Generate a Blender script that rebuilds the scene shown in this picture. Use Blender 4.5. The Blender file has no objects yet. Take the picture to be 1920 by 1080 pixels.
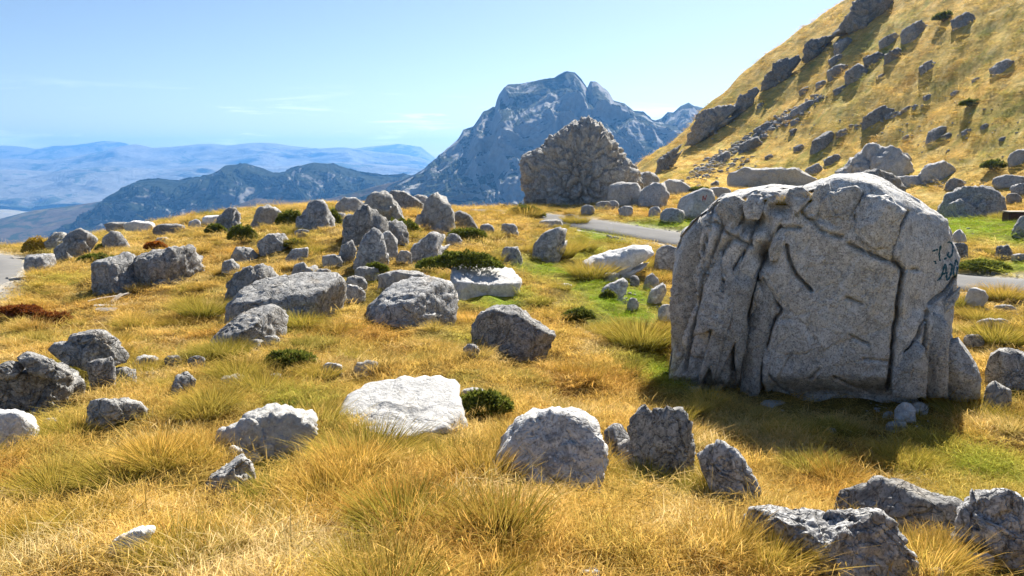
import bpy, bmesh, math, random
import numpy as np
from mathutils import Vector
from mathutils.bvhtree import BVHTree

random.seed(7)
S = bpy.context.scene
COL = S.collection

# ------------------------------------------------------------------ camera, sky, sun, exposure
F_PX = 1507.0                       # focal length in pixels of the 1920 px wide photograph
TILT = math.atan(0.1626)            # camera looks down by about nine degrees
CAM = np.array([0.0, 0.0, 4.0])
cd = bpy.data.cameras.new('camera')
cam = bpy.data.objects.new('camera', cd); COL.objects.link(cam)
cam.location = CAM
cam.rotation_euler = (math.pi/2 - TILT, 0, 0)
cd.sensor_width = 36.0; cd.lens = 36.0*F_PX/1920.0
cd.clip_start = 0.05; cd.clip_end = 60000
S.camera = cam

SUN_AZ, SUN_EL = math.radians(24), math.radians(39)
world = bpy.data.worlds.new('World'); S.world = world; world.use_nodes = True
wn = world.node_tree; wn.nodes.clear()
wo = wn.nodes.new('ShaderNodeOutputWorld'); wb = wn.nodes.new('ShaderNodeBackground')
sk = wn.nodes.new('ShaderNodeTexSky'); sk.sky_type = 'NISHITA'; sk.sun_disc = False
sk.sun_elevation = SUN_EL; sk.sun_rotation = SUN_AZ
sk.altitude = 1900; sk.air_density = 1.0; sk.dust_density = 2.6; sk.ozone_density = 2.5
wb.inputs['Strength'].default_value = 0.05
# thin high wisps of cloud low in the sky, all the way round
ct = wn.nodes.new('ShaderNodeTexCoord'); cm = wn.nodes.new('ShaderNodeMapping'); cm.inputs['Scale'].default_value = (2.2, 2.2, 24.0); cn = wn.nodes.new('ShaderNodeTexNoise')
cn.inputs['Scale'].default_value = 2.4; cn.inputs['Detail'].default_value = 8; cn.inputs['Roughness'].default_value = 0.62; cn.inputs['Distortion'].default_value = 0.5
cr = wn.nodes.new('ShaderNodeValToRGB'); cr.color_ramp.elements[0].position = 0.54; cr.color_ramp.elements[0].color = (0, 0, 0, 1); cr.color_ramp.elements[1].position = 0.72; cr.color_ramp.elements[1].color = (0.55, 0.55, 0.55, 1)
sx = wn.nodes.new('ShaderNodeSeparateXYZ'); er = wn.nodes.new('ShaderNodeValToRGB'); el = er.color_ramp.elements; el[0].position = 0.005; el[0].color = (0.3, 0.3, 0.3, 1); el[1].position = 0.085; el[1].color = (0, 0, 0, 1); k_ = el.new(0.03); k_.color = (1, 1, 1, 1)
mu = wn.nodes.new('ShaderNodeMath'); mu.operation = 'MULTIPLY'; mxc = wn.nodes.new('ShaderNodeMixRGB'); mxc.inputs[2].default_value = (21, 21.5, 22, 1)
for a_, b_ in ((ct.outputs['Generated'], cm.inputs[0]), (cm.outputs[0], cn.inputs['Vector']), (cn.outputs[0], cr.inputs[0]), (ct.outputs['Generated'], sx.inputs[0]), (sx.outputs[2], er.inputs[0]), (cr.outputs[0], mu.inputs[0]), (er.outputs[0], mu.inputs[1]), (mu.outputs[0], mxc.inputs[0]), (sk.outputs[0], mxc.inputs[1])): wn.links.new(a_, b_)
wn.links.new(mxc.outputs[0], wb.inputs[0]); wn.links.new(wb.outputs[0], wo.inputs[0])

sd = bpy.data.lights.new('sun', 'SUN'); sd.energy = 5.0; sd.angle = math.radians(0.53); sd.color = (1.0, 0.95, 0.86)
sun = bpy.data.objects.new('sun', sd); COL.objects.link(sun)
sv = Vector((math.sin(SUN_AZ)*math.cos(SUN_EL), math.cos(SUN_AZ)*math.cos(SUN_EL), math.sin(SUN_EL)))
sun.rotation_euler = sv.to_track_quat('Z', 'Y').to_euler(); sun.location = (30, 60, 80)

S.view_settings.view_transform = 'Standard'; S.view_settings.look = 'None'
S.view_settings.exposure = 1.38; S.view_settings.gamma = 1.0
S.view_settings.use_curve_mapping = False
S.render.engine = 'CYCLES'
S.cycles.debug_use_spatial_splits = True; S.cycles.use_denoising = True; S.cycles.use_adaptive_sampling = True; S.cycles.adaptive_threshold = 0.02
S.cycles.max_bounces = 4; S.cycles.diffuse_bounces = 2; S.cycles.glossy_bounces = 1
S.cycles.transmission_bounces = 4; S.cycles.volume_bounces = 0; S.cycles.transparent_max_bounces = 4

# ------------------------------------------------------------------ numpy noise
def _h(ix, iy, iz, seed):
    n = (ix.astype(np.int64)*374761393 + iy.astype(np.int64)*668265263 + iz.astype(np.int64)*2147483647 + seed*1274126177) & 0xffffffff
    n = ((n ^ (n >> 13))*1274126177) & 0xffffffff
    n = ((n ^ (n >> 16))*2246822519) & 0xffffffff
    return (n ^ (n >> 15)) & 0xffffffff
def rnd3(ix, iy, iz, seed):
    return _h(ix, iy, iz, seed)/4294967296.0
def noise(P, seed=0):
    """gradient noise, about -1..1"""
    P = np.asarray(P, float); I = np.floor(P).astype(np.int64); f = P - I
    w = f*f*f*(f*(f*6-15)+10); out = 0.0
    for dx in (0, 1):
        wx = w[:, 0] if dx else 1-w[:, 0]
        for dy in (0, 1):
            wy = w[:, 1] if dy else 1-w[:, 1]
            for dz in (0, 1):
                wz = w[:, 2] if dz else 1-w[:, 2]
                h = _h(I[:, 0]+dx, I[:, 1]+dy, I[:, 2]+dz, seed)
                gx = (h & 1023)/511.5-1; gy = ((h >> 10) & 1023)/511.5-1; gz = ((h >> 20) & 1023)/511.5-1
                out = out + wx*wy*wz*(gx*(f[:, 0]-dx)+gy*(f[:, 1]-dy)+gz*(f[:, 2]-dz))
    return out*1.5
def fbm(P, octv=4, seed=0, gain=0.5, ridged=False):
    P = np.asarray(P, float); a = 1.0; s = 0.0; t = 0.0
    for o in range(octv):
        n = noise(P*(2.03**o)+o*17.3, seed+o*31)
        if ridged: n = 1-2*np.abs(n)
        s = s + a*n; t += a; a *= gain
    return s/t
def voronoi(P, seed=0):
    """distances to nearest and second nearest feature point, and a random value of the nearest cell"""
    P = np.asarray(P, float); I = np.floor(P).astype(np.int64)
    d1 = np.full(len(P), 9.0); d2 = np.full(len(P), 9.0); cid = np.zeros(len(P))
    for dx in (-1, 0, 1):
        for dy in (-1, 0, 1):
            for dz in (-1, 0, 1):
                a, b, c = I[:, 0]+dx, I[:, 1]+dy, I[:, 2]+dz
                h = _h(a, b, c, seed)
                q = np.stack([a+(h & 1023)/1023., b+((h >> 10) & 1023)/1023., c+((h >> 20) & 1023)/1023.], 1)
                d = np.sqrt(((P-q)**2).sum(1))
                nearer = d < d1
                d2 = np.where(nearer, d1, np.minimum(d2, d)); cid = np.where(nearer, (h % 997)/997., cid)
                d1 = np.where(nearer, d, d1)
    return d1, d2, cid
def sstep(a, b, x):
    t = np.clip((x-a)/(b-a), 0, 1); return t*t*(3-2*t)

# ------------------------------------------------------------------ pixels of the photograph to rays and ground points
def ray(u, v):
    u = np.asarray(u, float); v = np.asarray(v, float)
    x = (u-960)/F_PX; y = (540-v)/F_PX
    c, s = math.cos(TILT), math.sin(TILT)
    return np.stack([x, c+y*s, -s+y*c], -1)

# ground control: (pixel u, pixel v, metres below the camera) and far points (pixel u, distance Y, height z)
GC = [(0,1080,2.45),(450,1080,2.25),(960,1080,2.25),(1400,1080,2.65),(1920,1080,2.95),
      (0,950,2.75),(450,950,2.6),(960,950,2.7),(1400,950,3.25),(1920,950,3.5),
      (0,820,3.15),(450,820,2.95),(960,820,3.15),(1300,820,3.7),(1600,820,3.98),(1920,820,3.85),
      (0,700,3.6),(450,700,3.2),(960,700,3.45),(1300,700,4.0),(1550,745,4.05),(1920,690,3.75),
      (0,600,4.15),(450,600,3.5),(960,600,3.55),(1220,600,3.8),(1900,600,3.95),
      (0,520,4.25),(300,530,3.75),(620,500,3.1),(960,500,3.5),(1220,510,3.8),(1860,533,4.0),
      (60,465,4.9),(350,450,3.75),(700,430,2.6),(960,440,3.5),(1170,433,4.0),(1270,449,4.0),
      (1850,430,3.65),(1300,400,3.5),(1090,389,3.6),(1500,375,3.2),(1900,385,3.2)]
GF = [(-300,60,-4),(-300,110,-22),(0,52,-2.2),(0,90,-16),(0,180,-60),(400,50,0.35),(400,85,-9),(400,180,-50),
      (560,52,0.75),(700,48,1.0),(700,80,-4.5),(700,180,-45),(960,58,0.35),(960,95,-7),(960,190,-45),(1200,75,0.9),(1200,120,1.0),(1200,170,-6),
      (1500,90,1.6),(1900,60,1.9),(2400,40,1.8),(2400,20,0.6),(-500,15,0.0),(-500,30,-1.0),(-600,6,1.0),(2500,6,0.8),(2600,12,0.1),
      (960,1.2,2.3),(-600,1.2,2.0),(2500,1.2,1.8)]
_pts = []
for u, v, h in GC:
    d = ray(u, v); t = -h/d[2]; p = CAM+d*t; _pts.append(p)
for u, Y, z in GF:
    _pts.append(np.array([(u-960)/F_PX*Y*1.0, Y, z]))
_pts = np.array(_pts)
def _ab(x, y):
    r = np.sqrt(x*x+y*y); return np.stack([np.arctan2(x, np.maximum(y, 0.05))*1.6, np.log(np.maximum(r, 1.0))], -1)
_C = _ab(_pts[:, 0], _pts[:, 1])
def _phi(d2): return 0.5*d2*np.log(d2+1e-12)
_n = len(_C)
_A = np.zeros((_n+3, _n+3))
_A[:_n, :_n] = _phi(((_C[:, None]-_C[None])**2).sum(-1))+np.eye(_n)*0.004
_A[:_n, _n] = 1; _A[:_n, _n+1:] = _C; _A[_n, :_n] = 1; _A[_n+1:, :_n] = _C.T
_W = np.linalg.solve(_A, np.concatenate([_pts[:, 2], np.zeros(3)]))
def tps(x, y):
    q = _ab(x, y); out = np.empty(len(q))
    for i in range(0, len(q), 40000):
        k = q[i:i+40000]
        out[i:i+40000] = _phi(((k[:, None]-_C[None])**2).sum(-1)) @ _W[:_n]+_W[_n]+k @ _W[_n+1:]
    return out

def polyline(pts, n=8):
    """Catmull-Rom through the points"""
    P = np.array(pts, float); P = np.vstack([2*P[0]-P[1], P, 2*P[-1]-P[-2]]); out = []
    for i in range(1, len(P)-2):
        for k in range(n):
            t = k/n; a, b, c, d = P[i-1], P[i], P[i+1], P[i+2]
            out.append(0.5*((2*b)+(-a+c)*t+(2*a-5*b+4*c-d)*t*t+(-a+3*b-3*c+d)*t**3))
    out.append(P[-2]); return np.array(out)
ROADS = [polyline([(-9,60),(-3,54),(2.4,48.6),(5.9,43.8),(8.6,39.2),(11.0,32.5),(13.2,27.2),(16.0,22.6),(21.5,17),(29,11)]),
         polyline([(-15.8,18),(-18.3,24.1),(-20,28),(-21.9,32),(-24.8,36.5),(-30,42)])]
ROAD_HALF = 1.85
def seg_dist(x, y, L):
    best = np.full(len(x), 1e9); par = np.zeros(len(x))
    for i in range(len(L)-1):
        a, b = L[i], L[i+1]; ab = b-a; l2 = (ab**2).sum()
        t = np.clip(((x-a[0])*ab[0]+(y-a[1])*ab[1])/l2, 0, 1)
        d = np.hypot(x-a[0]-t*ab[0], y-a[1]-t*ab[1]); m = d < best
        best = np.where(m, d, best); par = np.where(m, i+t, par)
    return best, par
def _smooth(z, k=9):
    zz = np.concatenate([np.full(k, z[0]), z, np.full(k, z[-1])]); return np.convolve(zz, np.ones(2*k+1)/(2*k+1), 'valid')
ROAD_Z = [_smooth(tps(L[:, 0], L[:, 1])) for L in ROADS]

def hill_plane(x, y):
    p = np.stack([x/17., y/17., np.zeros_like(x)], 1)
    edge = 152+9*noise(p*0.6+4, 5)+3.5*noise(p*2.3, 6)
    z = 3.6+0.833*(x-25)+0.125*(y-150)
    z = z+1.6*fbm(np.stack([x/22., y/22., 0*x], 1), 3, 11)+0.6*fbm(np.stack([x/5., y/5., 0*x], 1), 4, 12, 0.6)
    z = z+0.45*fbm(np.stack([x/2.2+y/9., y/8., 0*x], 1), 3, 13)
    over = np.maximum(y-edge, 0)
    return z-0.9*over-0.02*over**2*(over < 60)
def hummock(x, y):
    """distance to the middle of the nearest grass hummock, in cells of about a metre"""
    zero = np.zeros_like(x)
    return voronoi(np.stack([x/0.95, y/0.95, zero+0.5], 1)+0.2*noise(np.stack([x, y, zero], 1), 8)[:, None], 68)[0]
def ground(x, y):
    x = np.atleast_1d(np.asarray(x, float)); y = np.atleast_1d(np.asarray(y, float))
    r = np.hypot(x, y)
    z = tps(x, y)
    zero = np.zeros_like(x)
    near = np.clip(r/6, 0.35, 1)
    z = z+near*0.13*fbm(np.stack([x/2.6, y/2.6, zero], 1), 2, 3)
    z = z+near*0.14*fbm(np.stack([x/0.75, y/0.75, zero+3], 1), 3, 4)
    cell = hummock(x, y)
    z = z+near*0.24*np.clip(1-1.35*cell*cell, 0, 1)*(1-sstep(40, 70, r))
    hp = hill_plane(x, y)
    k = 1.4
    far = sstep(25, 45, r)
    m = np.maximum(z, hp)+k*np.log1p(np.exp(-np.abs(z-hp)/k))*far*sstep(-9, 0, hp-z)
    z = np.where((x > 8) & (y > 20), m, z)
    for L, Z in zip(ROADS, ROAD_Z):
        d, par = seg_dist(x, y, L)
        rz = np.interp(par, np.arange(len(Z)), Z)
        w = 1-sstep(ROAD_HALF+0.35, ROAD_HALF+2.2, d)
        z = z*(1-w)+(rz-0.03)*w
    return z
# the ground sampled once on a polar grid: the mesh of the near terrain, and the height used to stand things on it
az = np.radians(np.linspace(-62, 62, 560)); rr = np.geomspace(0.8, 420, 620)
R_, A_ = np.meshgrid(rr, az, indexing='ij'); gx = (R_*np.sin(A_)).ravel(); gy = (R_*np.cos(A_)).ravel()
gz = ground(gx, gy); GZ = gz.reshape(R_.shape)
def gfast(x, y):
    fr = np.clip(np.log(np.maximum(np.hypot(x, y), 0.8)/0.8)/math.log(420/0.8)*(len(rr)-1), 0, len(rr)-1.001); fa = np.clip((np.arctan2(x, y)-az[0])/(az[-1]-az[0])*(len(az)-1), 0, len(az)-1.001)
    i = fr.astype(int); j = fa.astype(int); a = fr-i; b = fa-j
    return GZ[i, j]*(1-a)*(1-b)+GZ[i+1, j]*a*(1-b)+GZ[i, j+1]*(1-a)*b+GZ[i+1, j+1]*a*b
_TT = np.geomspace(2.0, 260.0, 700)
def hit(u, v):
    """where the ray through a pixel meets the ground; None past the crest"""
    d = ray(u, v); P = CAM+d[None]*_TT[:, None]
    g = P[:, 2]-gfast(P[:, 0], P[:, 1]); i = int(np.argmax(g < 0))
    if g[i] >= 0: return None
    i = max(i, 1); t = _TT[i-1]+(_TT[i]-_TT[i-1])*g[i-1]/max(g[i-1]-g[i], 1e-9)
    return CAM+d*t

# ------------------------------------------------------------------ helpers for objects and materials
def tag(o, label, cat=None, group=None, kind=None):
    o['label'] = label
    if cat: o['category'] = cat
    if group: o['group'] = group
    if kind: o['kind'] = kind
    return o
def mesh_of(name, V, Fc, smooth=True):
    V = np.asarray(V, np.float32); Fc = np.asarray(Fc, np.int32)
    m = bpy.data.meshes.new(name); k = Fc.shape[1]
    m.vertices.add(len(V)); m.vertices.foreach_set('co', V.ravel())
    m.loops.add(Fc.size); m.loops.foreach_set('vertex_index', Fc.ravel())
    m.polygons.add(len(Fc)); m.polygons.foreach_set('loop_start', np.arange(0, Fc.size, k, dtype=np.int32))
    if smooth: m.polygons.foreach_set('use_smooth', np.ones(len(Fc), bool))
    m.update(calc_edges=True); return m
def add_attr(m, name, data, kind='FLOAT'):
    a = m.attributes.new(name, kind, 'POINT')
    a.data.foreach_set({'FLOAT': 'value', 'FLOAT_VECTOR': 'vector', 'FLOAT_COLOR': 'color', 'INT': 'value'}[kind], np.asarray(data, np.int32 if kind == 'INT' else np.float32).ravel())
def link(name, m, mat=None, parent=None, loc=None):
    o = bpy.data.objects.new(name, m); COL.objects.link(o)
    if mat and not m.materials: m.materials.append(mat)
    if parent: o.parent = parent
    if loc is not None: o.location = loc
    return o
def grid_faces(nr, nc):
    i = np.arange(nr-1)[:, None]*nc+np.arange(nc-1)[None]
    return np.stack([i, i+1, i+nc+1, i+nc], -1).reshape(-1, 4)

class NT:
    """small node-tree writer"""
    def __init__(s, name):
        s.m = bpy.data.materials.new(name); s.m.use_nodes = True; s.t = s.m.node_tree; s.t.nodes.clear()
        s.out = s.t.nodes.new('ShaderNodeOutputMaterial')
    def n(s, typ, **kw):
        nd = s.t.nodes.new('ShaderNode'+typ)
        for k, v in kw.items():
            if k in nd.inputs: s.set(nd.inputs[k], v)
            else: setattr(nd, k, v)
        return nd
    def set(s, inp, v):
        if isinstance(v, bpy.types.NodeSocket): s.t.links.new(v, inp)
        else: inp.default_value = v
    def noise(s, vec, scale, detail=4, rough=0.55, dist=0.0):
        nd = s.n('TexNoise', Scale=scale, Detail=detail, Roughness=rough, Distortion=dist); s.set(nd.inputs['Vector'], vec); return nd.outputs[0]
    def ramp(s, fac, stops):
        nd = s.n('ValToRGB'); s.set(nd.inputs[0], fac); e = nd.color_ramp.elements
        while len(e) < len(stops): e.new(0.5)
        for k, (p, c) in enumerate(stops):
            e[k].position = p; e[k].color = (c, c, c, 1) if isinstance(c, (int, float)) else (*c, 1)
        return nd.outputs[0]
    def mix(s, fac, a, b, mode='MIX'):
        nd = s.n('MixRGB', blend_type=mode)
        s.set(nd.inputs[0], fac)
        for i, v in ((1, a), (2, b)): s.set(nd.inputs[i], (*v, 1) if isinstance(v, tuple) and len(v) == 3 else v)
        return nd.outputs[0]
    def math(s, op, a, b=0.0):
        nd = s.n('Math', operation=op); s.set(nd.inputs[0], a); s.set(nd.inputs[1], b); return nd.outputs[0]
    def bump(s, h, strength=0.5, dist=0.02, normal=None):
        nd = s.n('Bump', Strength=strength, Distance=dist); s.set(nd.inputs['Height'], h)
        if normal is not None: s.set(nd.inputs['Normal'], normal)
        return nd.outputs[0]
    def surf(s, col, rough=0.9, normal=None, spec=0.2):
        b = s.n('BsdfPrincipled'); s.set(b.inputs['Base Color'], (*col, 1) if isinstance(col, tuple) and len(col) == 3 else col); s.set(b.inputs['Roughness'], rough)
        b.inputs['Specular IOR Level'].default_value = spec
        if normal is not None: s.set(b.inputs['Normal'], normal)
        s.t.links.new(b.outputs[0], s.out.inputs[0]); return s.m

def rock_material(name, dark, mid, light, stain=(0.36, 0.27, 0.16), scale=1.0, lich=0.5, crack=0.85):
    n = NT(name); tc = n.n('TexCoord').outputs['Object']
    oi = n.n('ObjectInfo'); va = n.n('VectorMath', operation='SCALE'); n.set(va.inputs[0], (7.0, 3.0, 5.0)); n.set(va.inputs['Scale'], oi.outputs['Random'])
    ad = n.n('VectorMath', operation='ADD'); n.set(ad.inputs[0], tc); n.set(ad.inputs[1], va.outputs[0]); v = ad.outputs[0]
    a = n.noise(v, 1.4*scale, 5, 0.6, 0.4); b = n.noise(v, 9*scale, 6, 0.7, 0.2); c = n.noise(v, 38*scale, 4, 0.7)
    col = n.ramp(b, [(0.34, dark), (0.48, mid), (0.62, light)])
    col = n.mix(n.ramp(a, [(0.40, 0.0), (0.66, 0.5)]), col, light)
    col = n.mix(n.ramp(n.noise(v, 2.3*scale, 4, 0.65, 0.8), [(0.58, 0.0), (0.74, 0.55)]), col, stain)
    col = n.mix(n.ramp(c, [(0.40, min(1, lich*1.3)), (0.49, 0.0)]), col, tuple(x*0.4 for x in dark))
    col = n.mix(n.ramp(n.noise(v, 5.5*scale, 6, 0.72, 1.2), [(0.53, 0.0), (0.62, min(0.75, lich*1.1))]), col, tuple(x*0.55 for x in dark))
    vo = n.n('TexVoronoi', Scale=21*scale, feature='F1'); n.set(vo.inputs['Vector'], v)
    col = n.mix(n.ramp(vo.outputs[0], [(0.14, 0.6), (0.26, 0.0)]), col, tuple(x*1.15 for x in light))
    col = n.mix(1.0, col, n.ramp(n.math('FRACT', n.math('MULTIPLY', oi.outputs['Random'], 7.31)), [(0.0, (0.72, 0.71, 0.69)), (0.5, (0.95, 0.94, 0.93)), (1.0, (1.15, 1.15, 1.16))]), 'MULTIPLY')
    h = n.math('ADD', n.math('MULTIPLY', b, 0.7), n.math('MULTIPLY', c, 0.3))
    dv = n.n('VectorMath', operation='SCALE'); nz = n.n('TexNoise', Scale=2.6*scale, Detail=4.0); n.set(nz.inputs['Vector'], v); n.set(dv.inputs[0], nz.outputs['Color']); dv.inputs['Scale'].default_value = 0.55/scale
    av = n.n('VectorMath', operation='ADD'); n.set(av.inputs[0], v); n.set(av.inputs[1], dv.outputs[0]); mp = n.n('Mapping'); n.set(mp.inputs[0], av.outputs[0]); mp.inputs['Scale'].default_value = (1.0, 1.0, 0.55); mp.inputs['Rotation'].default_value = (0.2, 0.35, 0)
    ve = n.n('TexVoronoi', Scale=2.3*scale, feature='DISTANCE_TO_EDGE'); n.set(ve.inputs['Vector'], mp.outputs[0]); vf = n.n('TexVoronoi', Scale=6.5*scale, feature='DISTANCE_TO_EDGE'); n.set(vf.inputs['Vector'], av.outputs[0])
    nc = n.bump(n.math('ADD', n.ramp(ve.outputs[0], [(0.0, 0.0), (0.035, 1.0)]), n.math('MULTIPLY', n.ramp(vf.outputs[0], [(0.0, 0.0), (0.05, 1.0)]), 0.35)), crack, 0.05)
    nrm = n.bump(h, 0.65, 0.05/scale, nc)
    return n.surf(col, 0.92, nrm, 0.15)
M_ROCK = rock_material('limestone', (0.17, 0.165, 0.16), (0.31, 0.305, 0.295), (0.50, 0.495, 0.48))
M_PALE = rock_material('pale_limestone', (0.27, 0.265, 0.26), (0.42, 0.415, 0.40), (0.58, 0.57, 0.55), lich=0.25)
M_WHITE = rock_material('bleached_limestone', (0.36, 0.355, 0.35), (0.52, 0.515, 0.50), (0.68, 0.67, 0.65), stain=(0.42, 0.38, 0.32), lich=0.2, crack=0.3)
M_HERO = rock_material('weathered_limestone', (0.36, 0.352, 0.335), (0.54, 0.53, 0.508), (0.72, 0.71, 0.68), stain=(0.50, 0.42, 0.31), scale=1.0, lich=0.5, crack=0.5)
M_SLOPE = rock_material('dark_limestone', (0.15, 0.147, 0.14), (0.27, 0.264, 0.252), (0.42, 0.412, 0.395), scale=0.6)

# ground cover colour, as linear rgb, from the place on the ground: gold, orange, straw and green turf
GREEN = [(1160,560,60,26,1.0),(1105,520,60,22,.7),(1225,690,50,32,1.0),(1000,510,50,30,.7),(1150,600,60,20,.8),(1180,425,130,9,.8),(1330,420,60,10,.5),(1120,440,50,12,.6),
         (1860,430,110,38,1.2),(1870,880,120,50,.42),(1830,960,120,40,.25),(1890,500,60,9,.9),(700,520,40,14,.5),(560,770,60,20,.6),(520,870,60,40,.35),(890,560,60,14,.6),(960,560,40,24,.5),(1080,470,50,20,.5),(880,640,60,20,.3),(560,600,60,12,.4),(1700,560,50,20,.3),(40,500,60,40,.3),(130,530,80,20,.4),(1750,900,80,30,.25)]
_green = []
for u, v, su, sv_, w in GREEN:
    p = hit(u, v)
    if p is not None:
        q = hit(u, v-sv_*0.7); q = p if q is None else q
        _green.append((p[0], p[1], su/F_PX*p[1]*1.1, max(1.25*abs(q[1]-p[1]), 0.5), w*1.9))
def greenness(x, y):
    g = np.zeros_like(x)
    for gx, gy, sx, sy, w in _green: g = g+w*np.exp(-((x-gx)/sx)**2-((y-gy)/sy)**2)
    return np.clip(g, 0, 1.2)
def turf_tint(x, y):
    z = np.zeros_like(x)
    a = fbm(np.stack([x/3.1, y/3.1, z], 1), 3, 41); b = fbm(np.stack([x/0.9, y/0.9, z+9], 1), 3, 43); c = fbm(np.stack([x/9., y/9., z+5], 1), 3, 47)
    gold = np.array([0.76, 0.51, 0.13]); orange = np.array([0.68, 0.40, 0.09]); straw = np.array([0.88, 0.72, 0.36]); olive = np.array([0.34, 0.33, 0.07]); green = np.array([0.30, 0.43, 0.03])
    def mx(A, B, w): return A*(1-w[:, None])+B*w[:, None]
    col = mx(gold[None], orange[None], sstep(0.02, 0.4, a)); col = mx(col, straw[None], sstep(0.05, 0.45, b)*0.7)
    hillw = sstep(50, 90, np.hypot(x, y))
    col = mx(col, olive[None], np.clip(sstep(0.02, 0.40, -b+0.5*c)*0.7+hillw*0.25*sstep(-.2, .4, c), 0, 1))
    g = np.clip(greenness(x, y)*(0.75+0.9*b), 0, 1)
    return mx(col*(1+0.15*hillw[:, None]), green[None], g), g

# ------------------------------------------------------------------ the near terrain: one sheet from underfoot past the crest and up the hillside
m = mesh_of('ground', np.stack([gx, gy, gz], 1), grid_faces(len(rr), len(az)))
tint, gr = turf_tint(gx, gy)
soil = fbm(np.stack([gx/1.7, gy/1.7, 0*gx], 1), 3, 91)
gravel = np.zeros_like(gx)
thatch_shade = (1-sstep(25, 75, np.hypot(gx, gy)))*(1-0.6*np.clip(gr, 0, 1)); tint = tint*(1-thatch_shade[:, None]*np.array([0.55, 0.58, 0.6]))   # brown thatch and soil tone, darkened to put shade between the tufts
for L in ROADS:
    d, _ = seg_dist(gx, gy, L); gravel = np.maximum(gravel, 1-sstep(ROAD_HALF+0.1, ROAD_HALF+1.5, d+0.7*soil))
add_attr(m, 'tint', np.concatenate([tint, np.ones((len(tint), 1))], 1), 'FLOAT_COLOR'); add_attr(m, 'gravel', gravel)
n = NT('mountain_turf'); tc = n.n('TexCoord').outputs['Object']
at = n.n('Attribute', attribute_name='tint'); ag = n.n('Attribute', attribute_name='gravel')
b1 = n.noise(tc, 2.2, 8, 0.72, 0.3); b2 = n.noise(tc, 14, 6, 0.75); mp = n.n('Mapping'); n.set(mp.inputs[0], tc); mp.inputs['Scale'].default_value = (0.9, 0.22, 0.9); b3 = n.noise(mp.outputs[0], 0.8, 8, 0.72, 0.4)
col = n.mix(1.0, at.outputs['Color'], n.ramp(b1, [(0.30, (0.42, 0.40, 0.30)), (0.5, (0.85, 0.82, 0.72)), (0.7, (1.1, 1.08, 1.0))]), 'MULTIPLY')
col = n.mix(n.ramp(b2, [(0.36, 0.6), (0.52, 0.0)]), col, (0.10, 0.085, 0.03))
col = n.mix(n.ramp(b3, [(0.46, 0.0), (0.64, 0.65)]), col, (0.17, 0.155, 0.04))
grv = n.ramp(n.noise(tc, 22, 5, 0.8), [(0.35, (0.26, 0.24, 0.21)), (0.65, (0.58, 0.55, 0.49))])
col = n.mix(ag.outputs['Fac'], col, grv)
hh = n.math('ADD', n.math('MULTIPLY', b1, 1.0), n.math('MULTIPLY', b2, 0.35))
M_TURF = n.surf(col, 0.95, n.bump(hh, 0.8, 0.22), 0.05)
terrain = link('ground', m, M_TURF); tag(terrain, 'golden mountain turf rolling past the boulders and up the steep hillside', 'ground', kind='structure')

# ------------------------------------------------------------------ road: asphalt ribbons with a raised edge
n = NT('worn_asphalt'); tc = n.n('TexCoord').outputs['Object']
a = n.noise(tc, 0.7, 5, 0.6); b = n.noise(tc, 60, 3, 0.7)
col = n.mix(0.5, n.ramp(a, [(0.3, (0.10, 0.10, 0.098)), (0.7, (0.19, 0.185, 0.178))]), n.ramp(b, [(0.3, (0.09, 0.09, 0.09)), (0.7, (0.23, 0.225, 0.22))]))
M_ROAD = n.surf(col, 0.95, n.bump(b, 0.4, 0.01), 0.08)
def road(L, Z, label):
    T = np.gradient(L, axis=0); T /= np.linalg.norm(T, axis=1)[:, None]; N = np.stack([-T[:, 1], T[:, 0]], 1)
    rows = []
    for i in range(len(L)):
        w = ROAD_HALF+0.07*math.sin(i*1.7)+0.05*math.sin(i*4.1)
        for k, (s, dz) in enumerate(((-1.03, -0.12), (-1, 0.035), (-0.5, 0.065), (0, 0.08), (0.5, 0.065), (1, 0.035), (1.03, -0.12))):
            p = L[i]+N[i]*s*w; rows.append((p[0], p[1], Z[i]+dz))
    o = link('road', mesh_of('road', rows, grid_faces(len(L), 7)[:, ::-1], True), M_ROAD)
    tag(o, label, 'road', kind='structure')
road(ROADS[0], ROAD_Z[0], 'narrow grey asphalt road curving behind the huge cracked boulder')
road(ROADS[1], ROAD_Z[1], 'grey asphalt road leaving the picture beside the dark kerbside block')

# ------------------------------------------------------------------ far land: valley floor, ridges and the peak
def far_material(name, rock, veg, meadow, vegbias, scale):
    n = NT(name); geo = n.n('NewGeometry'); tc = n.n('TexCoord').outputs['Object']
    a = n.noise(tc, scale, 9, 0.68, 0.6); b = n.noise(tc, scale*7, 6, 0.7, 0.3)
    sep = n.n('SeparateXYZ'); n.set(sep.inputs[0], geo.outputs['Normal'])
    f = n.math('ADD', n.math('MULTIPLY', sep.outputs[2], 0.62), n.math('MULTIPLY', n.math('SUBTRACT', a, 0.5), 1.7))
    f = n.math('ADD', f, n.math('MULTIPLY', n.math('SUBTRACT', b, 0.5), 0.6))
    rk = n.mix(n.ramp(b, [(0.3, 0.0), (0.7, 1.0)]), tuple(c*0.62 for c in rock), rock)
    col = n.mix(n.ramp(f, [(vegbias, 0.0), (vegbias+0.07, 1.0)]), rk, veg)
    col = n.mix(n.ramp(n.noise(tc, scale*0.6, 5, 0.6), [(0.56, 0.0), (0.64, 0.8)]), col, meadow) if meadow else col
    return n.surf(col, 0.95, n.bump(n.math('ADD', b, n.math('MULTIPLY', a, 2.0)), 0.7, 2.2/scale*0.02), 0.05)
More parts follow.
